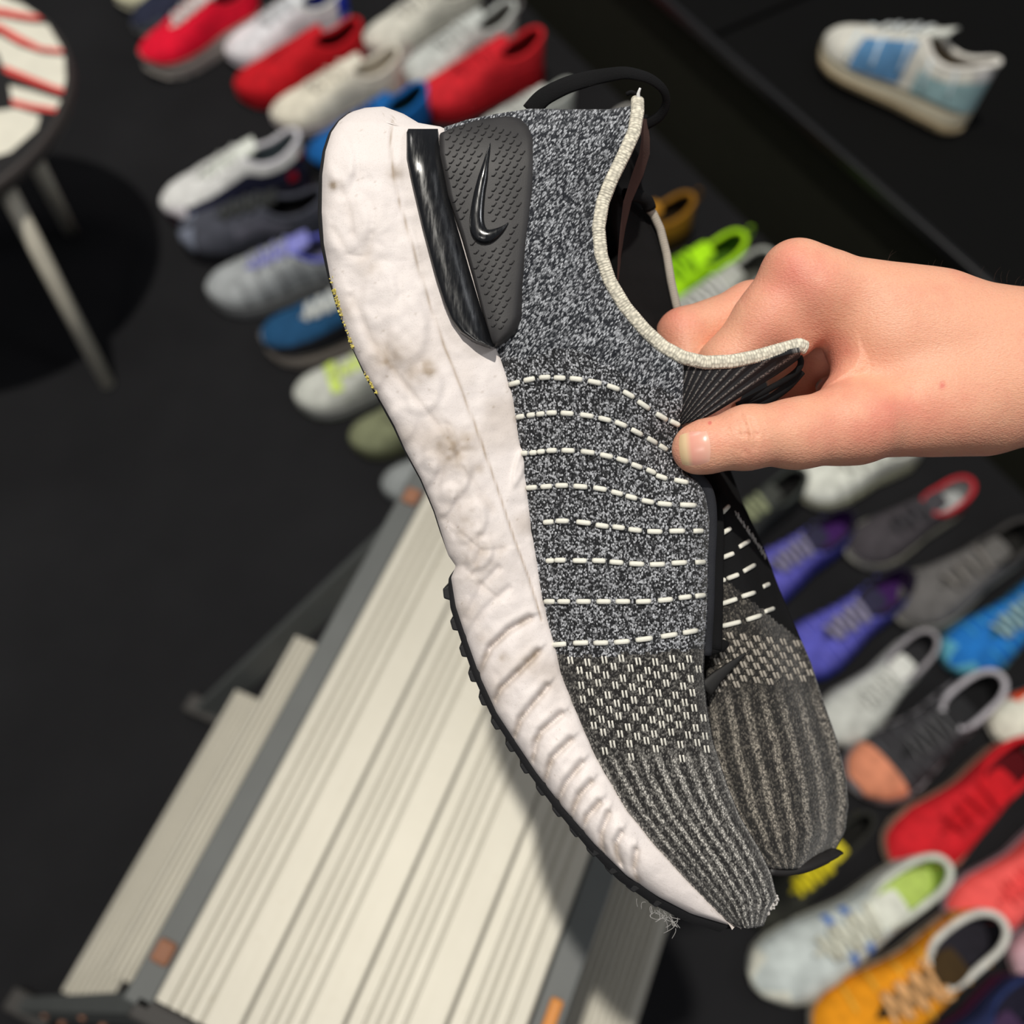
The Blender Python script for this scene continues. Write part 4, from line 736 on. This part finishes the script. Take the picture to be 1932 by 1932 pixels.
def rib_knit(c, name):
    t = NT(name); u = t.uv((11, 9, 1)); vo = t.n('ShaderNodeTexVoronoi', i_Scale=1.0); vo.inputs['Randomness'].default_value = .55; t.l(u, vo.inputs['Vector'])
    k = t.ramp(vo.outputs['Distance'], [(.25, (1, 1, 1)), (.75, (0, 0, 0))]); t.l(t.mix(k, lin(*[int(x * .74) for x in c]), lin(*c)), t.b.inputs['Base Color']); t.b.inputs['Roughness'].default_value = .85; t.bump(k, .6, .0004); return t.m
M_TRIM = rib_knit((240, 233, 214), 'cream_rib_knit')
tz = [surf_z(x - 8, y) + .0004 for x, y in COL[1:]]
path = [P(1203, 188, -.015)] + [P(x, y, z) for (x, y), z in zip([(1203, 210), (1197, 248), (1178, 290), (1154, 338), (1137, 382), (1129, 430), (1134, 482), (1150, 530), (1180, 580), (1216, 622), (1252, 655), (1290, 675)], tz)] + [P(1330, 684, .0030), P(1380, 682, .0028), P(1430, 672, .0022), P(1475, 659, .0015), P(1508, 650, .0005), P(1520, 656, -.001)]
ribbed(path, .0023, .0014, 'collar_trim', M_TRIM, 'cream knitted collar edge', 520)
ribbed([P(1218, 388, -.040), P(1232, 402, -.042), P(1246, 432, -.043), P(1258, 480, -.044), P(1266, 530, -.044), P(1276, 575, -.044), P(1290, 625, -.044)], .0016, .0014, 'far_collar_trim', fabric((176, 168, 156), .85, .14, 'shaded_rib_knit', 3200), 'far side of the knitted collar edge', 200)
m = MB(); tube(m, smooth_path([P(1205, 190, -.014), P(1203, 178, -.012), P(1208, 166, -.011)], 10), np.linspace(.0009, .0004, 10), 7); m.build('loose_thread', fabric((235, 235, 235), .8), shoe)
m = MB(); tube(m, smooth_path([P(1202, 180, -.016), P(1192, 172, -.015), P(1182, 178, -.016)], 10), .0008, 7); m.build('loose_thread', M_BLACK_SHADE, shoe)
# tongue flap: ribbed dark knit from the collar to the pinch
def tongue():
    A_ = smooth_path([(1280, 676), (1300, 684), (1340, 692), (1390, 690), (1440, 680), (1485, 668), (1510, 664)], 40); B_ = smooth_path([(1276, 806), (1290, 800), (1330, 790), (1372, 765), (1420, 735), (1470, 705), (1510, 676)], 40)
    G = []; U = []; LN = []
    for i in range(40):
        r_ = []; u_ = []
        for k_ in range(16):
            u = k_ / 15.; px, py = A_[i] * (1 - u) + B_[i] * u; z = .0030 - .004 * u - .0060 * (i / 39.) ** 1.5 * u - .0035 * math.exp(-((px - 1275) / 30) ** 2) * u
            r_.append(P(px, py, z)); LN.append(math.degrees(math.atan2(-(py - 840), px - 1250)) / 4.6); u_.append((px / 100, -py / 100))
        G.append(r_); U.append(u_)
    m_ = MB(); m_.grid(G, U, flip=False); me = mesh(m_.v, m_.f, m_.u, 'tongue'); add_attr(me, 'line', LN)
    t = NT('ribbed_tongue_knit'); u = t.uv(); ln = t.n('ShaderNodeAttribute', attribute_name='line').outputs['Fac']; saw = t.math('PINGPONG', ln, .5)
    nn = t.noise(u, 26, 3, .7); w = t.math('MULTIPLY', t.ramp(saw, [(.3, (0, 0, 0)), (.48, (1, 1, 1))]), t.ramp(nn, [(.4, (0, 0, 0)), (.62, (1, 1, 1))]))
    t.l(t.mix(w, lin(20, 21, 26), lin(150, 146, 142)), t.b.inputs['Base Color']); t.b.inputs['Roughness'].default_value = .85; t.bump(saw, .8, .0012)
    o = link('tongue', me, shoe, True, t.m, 'dark ribbed tongue'); sd = o.modifiers.new('t', 'SOLIDIFY'); sd.thickness = .0016; sd.offset = -1
tongue()
m = MB(); tube(m, smooth_path([P(1390, 765, -.010), P(1440, 740, -.009), P(1480, 718, -.008), P(1508, 698, -.007), P(1515, 680, -.006), P(1508, 672, -.006)], 30), .0011, 8); m.build('tongue_loop', M_BLACK_SHADE, shoe)
m = MB(); tube(m, smooth_path([P(1400, 775, -.014), P(1450, 756, -.013), P(1488, 728, -.012), P(1512, 700, -.011)], 30), .0016, 8); m.build('tongue_loop', M_BLACK_SHADE, shoe)
# heel pull loop
pl = smooth_path([P(1000, 212, -.016), P(1022, 184, -.014), P(1070, 160, -.012), P(1120, 146, -.011), P(1180, 136, -.011), P(1225, 146, -.012), P(1254, 168, -.014), P(1260, 195, -.018), P(1245, 222, -.022), P(1215, 236, -.026)], 60)
m = MB(); tube(m, pl, np.interp(np.linspace(0, 1, 60), [0, .3, .6, .8, 1], [.0034, .0029, .0020, .0014, .0022]), 10, .0008); m.build('pull_loop', fabric((12, 12, 14), .9, .3, 'black_webbing', 2500), shoe, True, 'black fabric pull loop at the heel')

# heel clip: gloss band, textured plate, raised swoosh
BL = [(770, 243), (767, 250), (767, 300), (776, 345), (796, 430), (820, 520), (836, 570), (850, 603), (868, 626), (892, 643), (925, 655)]
BR = [(826, 240), (827, 258), (831, 300), (845, 370), (866, 440), (889, 520), (910, 590), (926, 640), (934, 652)]
def zband(X, Y, t):
    z = z_mid(X, Y, np.full_like(t, .72)); z = z + .0042 - .0016 * (1 - np.sqrt(np.clip(1 - np.clip(1 - t / .18, 0, 1) ** 2, 0, 1))) - .0030 * t ** 3; tc = np.clip((260 - Y) / 25, 0, 1); return z - .001 * tc ** 2 + .0006 * np.sin(np.pi * t)
def slab(L, R, ys, nc, zf, nm, mat, lab, th=.0035):
    G, X, Y, Tt = loft(mono(L), mono(R), ys, nc, zf); m_ = MB(); m_.grid(G, flip=True); n_, k_ = G.shape[:2]
    ring = [G[0, j] for j in range(k_)] + [G[i, -1] for i in range(1, n_)] + [G[-1, j] for j in range(k_ - 2, -1, -1)] + [G[i, 0] for i in range(n_ - 2, 0, -1)]
    ring = np.array(ring); low = ring + (0, 0, -th); m_.grid([ring, low], closev=True, flip=True); return m_.build(nm, mat, shoe, True, lab)
slab(BL, BR, np.r_[243, 246, np.arange(250, 655, 4.), 655], 24, zband, 'heel_band', M_GLOSS, 'glossy black plastic heel band')
PLL = [(955, 219), (900, 226), (850, 243), (829, 252), (829, 290), (845, 370), (869, 440), (892, 520), (911, 590), (926, 640), (932, 655)]
PLR = [(960, 219), (988, 223), (1006, 238), (1016, 262), (1018, 300), (1015, 350), (1008, 420), (1000, 480), (993, 540), (987, 600), (975, 628), (955, 646), (934, 656)]
def zplate(X, Y, t):
    wpx = np.maximum(yint(Y, mono(PLR)) - yint(Y, mono(PLL)), 1); z = .0062 + .0012 * np.sin(np.pi * t)
    tc = np.clip((330 - Y) / 130, 0, 1); z = z - .016 * (1 - np.sqrt(np.clip(1 - tc ** 2 * .9, 0, 1)))
    d = np.minimum(t * wpx * 99, (1 - t) * wpx); e = np.clip(1 - d / 20, 0, 1); z = z - .0030 * e ** 2
    return z - .0022 * np.clip((Y - 610) / 45, 0, 1) ** 2
slab(PLL, PLR, np.r_[219.5, 221, 224, 228, np.arange(233, 654, 4.5), 655.5], 34, zplate, 'heel_clip', M_PLATE, 'dark grey textured rubber heel clip')
def plate_pt(px, py, up=0.):
    xl = float(yint(py, mono(PLL))); xr = float(yint(py, mono(PLR))); z = float(zplate(np.array([[px]]), np.array([[float(py)]]), np.array([[(px - xl) / (xr - xl)]]))[0, 0]); return P(px, py, z + up)
SW = [(925, 270, 1), (921, 288, 7), (917, 305, 10), (911, 335, 18), (905, 362, 21), (901, 390, 24), (899, 415, 27), (901, 434, 30), (909, 446, 31), (922, 447, 26), (934, 441, 19), (945, 434, 12), (953, 427, 6), (959, 420, 1)]
pp = resample([(a, b) for a, b, _ in SW], 48); d_ = np.r_[0, np.cumsum(np.hypot(*np.diff(np.array([(a, b) for a, b, _ in SW], float), axis=0).T))]; ww = np.interp(np.linspace(0, d_[-1], 48), d_, [w for _, _, w in SW])
for _ in range(3): pp[1:-1] = .25 * pp[:-2] + .5 * pp[1:-1] + .25 * pp[2:]
m = MB(); tube(m, [plate_pt(a, b, .0004) for a, b in pp], ww / 2 * PX, 16, np.clip(ww / 2 * PX * .7, .0002, .0016)); m.build('swoosh', M_GLOSS, shoe, True, 'raised glossy black swoosh')
m = MB(); nch = 0
def chev(px, py, s=5.0):
    # tilted tick made of two ridges
    for q in (((-s * .9, s * .9 - 2), (0, s * .55)), ((0, s * .55), (s * 1.0, -s * .75))):
        tube(m, [plate_pt(px + q[0][0], py + q[0][1], .0001), plate_pt(px + q[1][0], py + q[1][1], .0001)], .00022, 5, .00034)
for j, y0 in enumerate(np.arange(236, 630, 14.2)):
    for i in range(-8, 12):
        px = 905 + i * 13.4 + (j % 2) * 6.7 - (y0 - 400) * .0; py = y0 + (px - 905) * .30
        if py < 232 or py > 628: continue
        xl = float(yint(py, mono(PLL))); xr = float(yint(py, mono(PLR)))
        if px < xl + 10 + 0 * (py > 560) or px > xr - 30: continue
        dd = np.min(np.hypot(pp[:, 0] - px, pp[:, 1] - py) - ww / 2)
        if dd < 8: continue
        chev(px, py); nch += 1
o = m.build('embossed_chevrons', M_PLATE, shoe); o['kind'] = 'stuff'
# frayed white yarn at the toe tip
m = MB(); r = np.random.RandomState(11)
for k in range(46):
    u = r.rand(); px = 1424 + 42 * u; py = 1742 - 48 * u; a = r.randn(6) * 6; z = -.022 + r.rand() * .004
    tube(m, smooth_path([P(px, py, z - .003), P(px + a[0], py + a[1], z + .002), P(px + a[2], py + a[3] + 3, z + .002), P(px + a[4] * .7, py + abs(a[5]) * .8, z)], 9), .00042, 5)
o = m.build('frayed_toe_yarn', fabric((205, 200, 196), .9, .2), shoe); o['kind'] = 'stuff'
m = MB()
for k in range(34):
    px = 1190 + 90 * r.rand() ** .5; py = 1690 + (px - 1190) * .62 + r.randn() * 6; a = r.randn(6) * 8; z = -.012
    tube(m, smooth_path([P(px, py - 4, z), P(px + a[0], py + a[1] * .6, z), P(px + a[2], py + abs(a[3]) + 3, z)], 8), .00012, 4)
o = m.build('lint', fabric((150, 148, 146), .9, .2), shoe); o['kind'] = 'stuff'

# ================================================================ the hand
hand = empty('hand', base, cam.rotation_euler); tag(hand, 'bare hand reaching in from the right, pinching the knit trainer with its thumb', 'hand')
def cone_sd(Q, a, ra, b, rb, flat=1.0):
    a = np.asarray(a); b = np.asarray(b); ba = b - a; L2 = ba @ ba; t_ = np.clip(((Q - a) @ ba) / L2, 0, 1); c_ = a + t_[..., None] * ba; d = Q - c_; d = d * np.array([1, 1, 1 / flat]); return np.linalg.norm(d, axis=-1) - (ra + (rb - ra) * t_)
def smin(a, b, k): h = np.clip(.5 + .5 * (b - a) / k, 0, 1); return b * (1 - h) + a * h - k * h * (1 - h)
MM = .001
def hp(px, py, dz): return P(px, py, dz * MM)
def hand_sdf(Q):
    C = lambda a, ra, b, rb, fl=1.0: cone_sd(Q, hp(*a), ra * MM, hp(*b), rb * MM, fl)
    # forearm and wrist
    d = C((2500, 745, -26), 33, (1960, 690, -22), 25.5, 1.0)
    d = smin(d, C((1990, 662, -20), 18, (1700, 597, -18), 13.0), 12 * MM)
    d = smin(d, C((1990, 735, -22), 18, (1760, 745, -16), 17), 12 * MM)
    d = smin(d, C((1800, 650, -22), 20, (1640, 620, -20), 17), 12 * MM)
    # metacarpal of the index, knuckle
    d = smin(d, C((1760, 598, -16), 14.5, (1545, 538, -13), 11.6), 10 * MM)
    d = smin(d, C((1500, 512, -13), 10.6, (1530, 540, -14), 12), 7 * MM)
    # back of the hand away from the lens: other metacarpals
    d = smin(d, C((1800, 620, -38), 17, (1580, 570, -40), 13), 11 * MM)
    d = smin(d, C((1850, 680, -46), 18, (1650, 650, -52), 12), 11 * MM)
    d = smin(d, C((1880, 690, -15), 19, (1690, 668, -13.5), 14.5), 12 * MM)
    # thumb base
    d = smin(d, C((1850, 755, -14), 19, (1640, 790, -6), 13.5), 10 * MM)
    d = smin(d, C((1628, 788, -2.5), 12.0, (1600, 800, -3), 12.6), 5 * MM)
    # thumb
    th = C((1610, 800, -4), 13.4, (1500, 818, 1), 11.2); th = smin(th, C((1500, 818, 1), 10.6, (1410, 825, 4.0), 10.2), 5 * MM); th = smin(th, C((1410, 826, 4.0), 10.0, (1330, 843, 3.5), 8.4), 4 * MM); th = smin(th, C((1330, 843, 3.5), 8.3, (1312, 848, 3.0), 7.6), 4 * MM)
    d = smin(d, th, 5 * MM)
    # web of skin
    d = smin(d, C((1640, 700, -16), 11, (1606, 745, -12), 9), 8 * MM)
    # index finger: knuckle down into the shoe
    ix = C((1502, 520, -14), 11.4, (1450, 600, -17), 11.3); ix = smin(ix, C((1450, 600, -17), 11.0, (1370, 690, -21), 9.8), 5 * MM); ix = smin(ix, C((1370, 690, -21), 9.6, (1330, 800, -15), 8.0), 4 * MM)
    d = smin(d, ix, 4 * MM)
    d = smin(d, C((1540, 560, -16), 12, (1500, 640, -18), 7), 8 * MM)
    # middle finger behind it
    md = C((1545, 575, -36), 11.5, (1420, 590, -37), 10.8); md = smin(md, C((1420, 590, -37), 10.6, (1290, 632, -34), 9.8), 5 * MM); md = smin(md, C((1290, 632, -34), 9.6, (1300, 740, -28), 8.2), 3 * MM)
    d = np.minimum(d, smin(md, d + 1.2 * MM, 2.2 * MM))
    # ring and little fingers curl behind
    rg = C((1600, 640, -54), 10.5, (1490, 690, -58), 9.6); rg = smin(rg, C((1490, 690, -58), 9.4, (1500, 775, -50), 8.2), 4 * MM); rg = smin(rg, C((1500, 775, -50), 8, (1570, 790, -44), 7.2), 4 * MM)
    lf = C((1660, 690, -64), 9, (1580, 745, -68), 8); lf = smin(lf, C((1580, 745, -68), 8, (1620, 800, -58), 7), 4 * MM)
    d = smin(d, rg, 4 * MM); d = smin(d, lf, 4 * MM)
    # creases over the thumb joint, nail bed, tendon hollows
    def cyl(ax, ay, bx, by, w, amp, zc=10, zr=14):
        a_ = hp(ax, ay, zc); b_ = hp(bx, by, zc); ba = b_ - a_; t_ = np.clip(((Q - a_)[..., :2] @ ba[:2]) / (ba[:2] @ ba[:2]), 0, 1); c_ = a_[:2] + t_[..., None] * ba[:2]; dd = np.linalg.norm(Q[..., :2] - c_, axis=-1)
        return amp * MM * np.exp(-(dd / (w * MM)) ** 2) * (Q[..., 2] > -.004)
    for (x, h, bend, am) in ((1403, 36, 8, .32), (1420, 30, 8, .26), (1391, 30, 5, .18), (1436, 26, 5, .12)):
        d = d + cyl(x - bend, 822 - h, x, 822, .75, am * 1.5) + cyl(x, 822, x - 2, 822 + h * .9, .75, am * 1.5)
    d = d + cyl(1316, 800, 1352, 880, 2.0, .10)
    for a_, b_, am in (((1850, 640), (1660, 690), .9), ((1700, 700), (1600, 660), .8)): d = d + cyl(*a_, *b_, 7, am)
    d = d + .5 * MM * np.sin(Q[..., 0] * 190 + 1) * np.sin(Q[..., 1] * 210 + 2) * (Q[..., 0] > .08) * .5
    return d
def surface_nets(fn, lo, hi, h):
    n = [int(math.ceil((b - a) / h)) + 1 for a, b in zip(lo, hi)]; xs = [lo[k] + h * np.arange(n[k]) for k in range(3)]
    V = np.empty(n, dtype=np.float32)
    B = 9; cs_ = [np.arange(0, k, B) for k in n]; Qc = np.stack(np.meshgrid(*[xs[k][np.minimum(cs_[k] + B // 2, n[k] - 1)] for k in range(3)], indexing='ij'), -1); Fc = fn(Qc)
    lim = B * h * .9 + .0025
    for a_, i0 in enumerate(cs_[0]):
        for b_, j0 in enumerate(cs_[1]):
            near = np.abs(Fc[a_, b_]) < lim
            for c_ in np.flatnonzero(~near): V[i0:i0 + B, j0:j0 + B, cs_[2][c_]:cs_[2][c_] + B] = Fc[a_, b_, c_]
            w = np.flatnonzero(near)
            if len(w):
                k0, k1 = cs_[2][w[0]], min(n[2], cs_[2][w[-1]] + B); V[i0:i0 + B, j0:j0 + B, k0:k1] = fn(np.stack(np.meshgrid(xs[0][i0:i0 + B], xs[1][j0:j0 + B], xs[2][k0:k1], indexing='ij'), -1))
    V[0] = V[-1] = h; V[:, 0] = V[:, -1] = h; V[:, :, 0] = V[:, :, -1] = h
    S = V < 0; cs = np.zeros([k - 1 for k in n], dtype=np.int8)
    for dx in (0, 1):
        for dy in (0, 1):
            for dz in (0, 1): cs += S[dx:n[0] - 1 + dx, dy:n[1] - 1 + dy, dz:n[2] - 1 + dz]
    act = (cs > 0) & (cs < 8); I = np.argwhere(act); idx = -np.ones(act.shape, dtype=np.int64); idx[act] = np.arange(len(I))
    acc = np.zeros((len(I), 3)); cnt = np.zeros(len(I))
    cor = [(a, b, c) for a in (0, 1) for b in (0, 1) for c in (0, 1)]
    for a in cor:
        for ax in range(3):
            if a[ax]: continue
            b = list(a); b[ax] = 1; va = V[I[:, 0] + a[0], I[:, 1] + a[1], I[:, 2] + a[2]]; vb = V[I[:, 0] + b[0], I[:, 1] + b[1], I[:, 2] + b[2]]
            mk = (va < 0) != (vb < 0); tt = np.where(mk, va / np.where(mk, va - vb, 1), 0); p = np.array(a, float)[None].repeat(len(I), 0); p[:, ax] += tt
            acc[mk] += p[mk]; cnt[mk] += 1
    vert = (I + acc / cnt[:, None]) * h + np.array(lo)
    faces = []
    for ax in range(3):
        u, w = [k for k in range(3) if k != ax]; sl0 = [slice(None)] * 3; sl1 = [slice(None)] * 3; sl0[ax] = slice(0, -1); sl1[ax] = slice(1, None)
        E = np.argwhere(S[tuple(sl0)] != S[tuple(sl1)]); E = E[(E[:, u] > 0) & (E[:, w] > 0) & (E[:, u] < n[u] - 1) & (E[:, w] < n[w] - 1)]
        ins = S[E[:, 0], E[:, 1], E[:, 2]]; q = []
        for du, dw in ((1, 1), (0, 1), (0, 0), (1, 0)):
            e = E.copy(); e[:, u] -= du; e[:, w] -= dw; q.append(idx[e[:, 0], e[:, 1], e[:, 2]])
        q = np.stack(q, 1); fl_ = ins if ax != 1 else ~ins; q[~fl_] = q[~fl_][:, ::-1]; faces.append(q)
    return vert, np.concatenate(faces)
HV, HF = surface_nets(hand_sdf, (.036, -.014, -.105), (.245, .105, .022), .00072)
eps = 2e-4
for _ in range(2):
    f0 = hand_sdf(HV); g = np.stack([(hand_sdf(HV + np.eye(3)[k] * eps) - f0) / eps for k in range(3)], 1); msk = (HV[:, 0] < .242)[:, None]; HV = HV - msk * np.clip(f0, -.0006, .0006)[:, None] * g / (np.linalg.norm(g, axis=1)[:, None] ** 2 + .3)
me = mesh(HV, HF, None, 'hand_skin')
S_ = (D - HV[:, 2]) / F; hx = HV[:, 0] / S_ + 966; hy = 966 - HV[:, 1] / S_
redn_highlight = np.zeros(len(HV))
for cx, cy_, rx, ry, k in ((1500, 520, 90, 60, .55), (1660, 800, 110, 60, .5), (1450, 640, 60, 60, .45), (1400, 850, 80, 40, .25), (1260, 600, 50, 40, .6), (1560, 690, 50, 60, .6), (1830, 640, 90, 70, -.25), (1760, 780, 60, 60, .15), (1620, 775, 26, 24, -.35)):  # last spot, paler, paints in the highlight on the thumb knuckle
    redn_highlight += k * np.exp(-((hx - cx) / rx) ** 2 - ((hy - cy_) / ry) ** 2)
add_attr(me, 'flush_highlight', redn_highlight + .35 * vnoise(hx, hy, 55, 31) + .18 * vnoise(hx, hy, 17, 32) + 1.0 * np.exp(-((hx - 1778) / 5) ** 2 - ((hy - 727) / 7) ** 2) + 2.2 * np.exp(-((hx - 1339) / 2.5) ** 2 - ((hy - 798) / 2.5) ** 2))
t = NT('skin'); v = t.obj(); fl_ = t.n('ShaderNodeAttribute', attribute_name='flush_highlight').outputs['Fac']
n1 = t.noise(v, 130, 4, .6); n2 = t.noise(v, 1400, 3, .6)
c = t.mix(t.math('ADD', fl_, t.math('MULTIPLY', t.math('SUBTRACT', n1, .5), .5)), lin(238, 176, 146), lin(224, 128, 112)); c = t.mix(t.ramp(n2, [(.35, (.18, .18, .18)), (.5, (0, 0, 0))]), c, lin(190, 120, 96))
t.l(c, t.b.inputs['Base Color']); t.b.inputs['Roughness'].default_value = .46; t.b.inputs['Specular IOR Level'].default_value = .38
t.b.inputs['Subsurface Weight'].default_value = .22; t.b.inputs['Subsurface Radius'].default_value = (.006, .0022, .0012); t.b.inputs['Subsurface Scale'].default_value = .8
mp = t.n('ShaderNodeMapping'); t.l(v, mp.inputs[0]); mp.inputs['Rotation'].default_value = (0, 0, .5); mp.inputs['Scale'].default_value = (900, 2600, 900)
vo = t.n('ShaderNodeTexVoronoi', i_Scale=1.0); t.l(mp.outputs[0], vo.inputs['Vector'])
t.bump(t.math('ADD', t.math('MULTIPLY', vo.outputs['Distance'], .5), t.noise(v, 900, 3, .6)), .42, .0005); M_SKIN = t.m
link('skin', me, hand, True, M_SKIN)
# thumb nail
def march(px, py, z0=.02):
    z = z0
    for _ in range(60):
        f = float(hand_sdf(P(px, py, z)[None])[0])
        if abs(f) < 2e-5: break
        z -= f * .8
    return z
nn = 21; G = np.zeros((nn, nn, 3)); UVN = np.zeros((nn, nn, 2))
for a in range(nn):
    for b in range(nn):
        u = b / (nn - 1.) * 2 - 1; v_ = a / (nn - 1.) * 2 - 1      # u: tip to root, v: across
        # squircle outline around the nail centre, axis of the thumb leans a little
        uu_ = u * math.sqrt(1 - v_ * v_ * .30); vv_ = v_ * math.sqrt(1 - u * u * (.36 if u < 0 else .10))
        x = 1311 + 35 * uu_ + 4 * vv_; y = 846 + 38 * vv_ - 4 * uu_
        G[a, b] = (x, y, 0); UVN[a, b] = ((u + 1) / 2, (v_ + 1) / 2)
ZN = np.array([[march(G[a, b, 0], G[a, b, 1]) for b in range(nn)] for a in range(nn)])
ZN = np.clip(ZN, np.median(ZN) - .007, None)
for _ in range(3): ZN[1:-1, 1:-1] = .25 * (ZN[:-2, 1:-1] + ZN[2:, 1:-1] + ZN[1:-1, :-2] + ZN[1:-1, 2:])
uu, vv = np.meshgrid(np.linspace(0, 1, nn), np.linspace(0, 1, nn), indexing='ij'); edge = np.minimum(np.minimum(uu, 1 - uu), np.minimum(vv, 1 - vv))
ZN = ZN + .00042 * sm(edge / .2) * (1 - .5 * sm(vv * 1.2 - .2)) - .00006
G = np.array([[P(G[a, b, 0], G[a, b, 1], ZN[a, b]) for b in range(nn)] for a in range(nn)]); m = MB(); m.grid(G, UVN, flip=True); me = mesh(m.v, m.f, m.u, 'thumb_nail')
t = NT('nail'); u = t.uv(); sep = t.n('ShaderNodeSeparateXYZ'); t.l(u, sep.inputs[0]); c = t.ramp(sep.outputs[0], [(.0, lin(228, 194, 146)), (.26, lin(236, 206, 164)), (.42, lin(236, 168, 150)), (.75, lin(238, 178, 158)), (.95, lin(238, 186, 164))])
t.l(c, t.b.inputs['Base Color']); t.b.inputs['Roughness'].default_value = .28; t.b.inputs['Subsurface Weight'].default_value = .1; t.b.inputs['Subsurface Radius'].default_value = (.002, .001, .001); link('thumb_nail', me, hand, True, t.m, 'short thumb nail')
# fine dark hairs on the wrist edge
m = MB(); r = np.random.RandomState(8)
for px, py in ((1672, 492), (1676, 494), (1755, 506), (1775, 508), (1760, 507), (1850, 520), (1875, 524), (1900, 528), (1915, 531), (1890, 527), (1925, 533)):
    z = -.016; L = r.uniform(10, 26); a = r.uniform(-2.3, -1.1); tube(m, smooth_path([P(px, py + 6, z), P(px + L * .5 * math.cos(a), py + L * .5 * math.sin(a), z), P(px + L * math.cos(a + .5), py + L * math.sin(a + .3), z)], 7), np.linspace(.00006, .00002, 7), 4)
o = m.build('arm_hair', fabric((50, 34, 26), .6, .1), hand); o['kind'] = 'stuff'
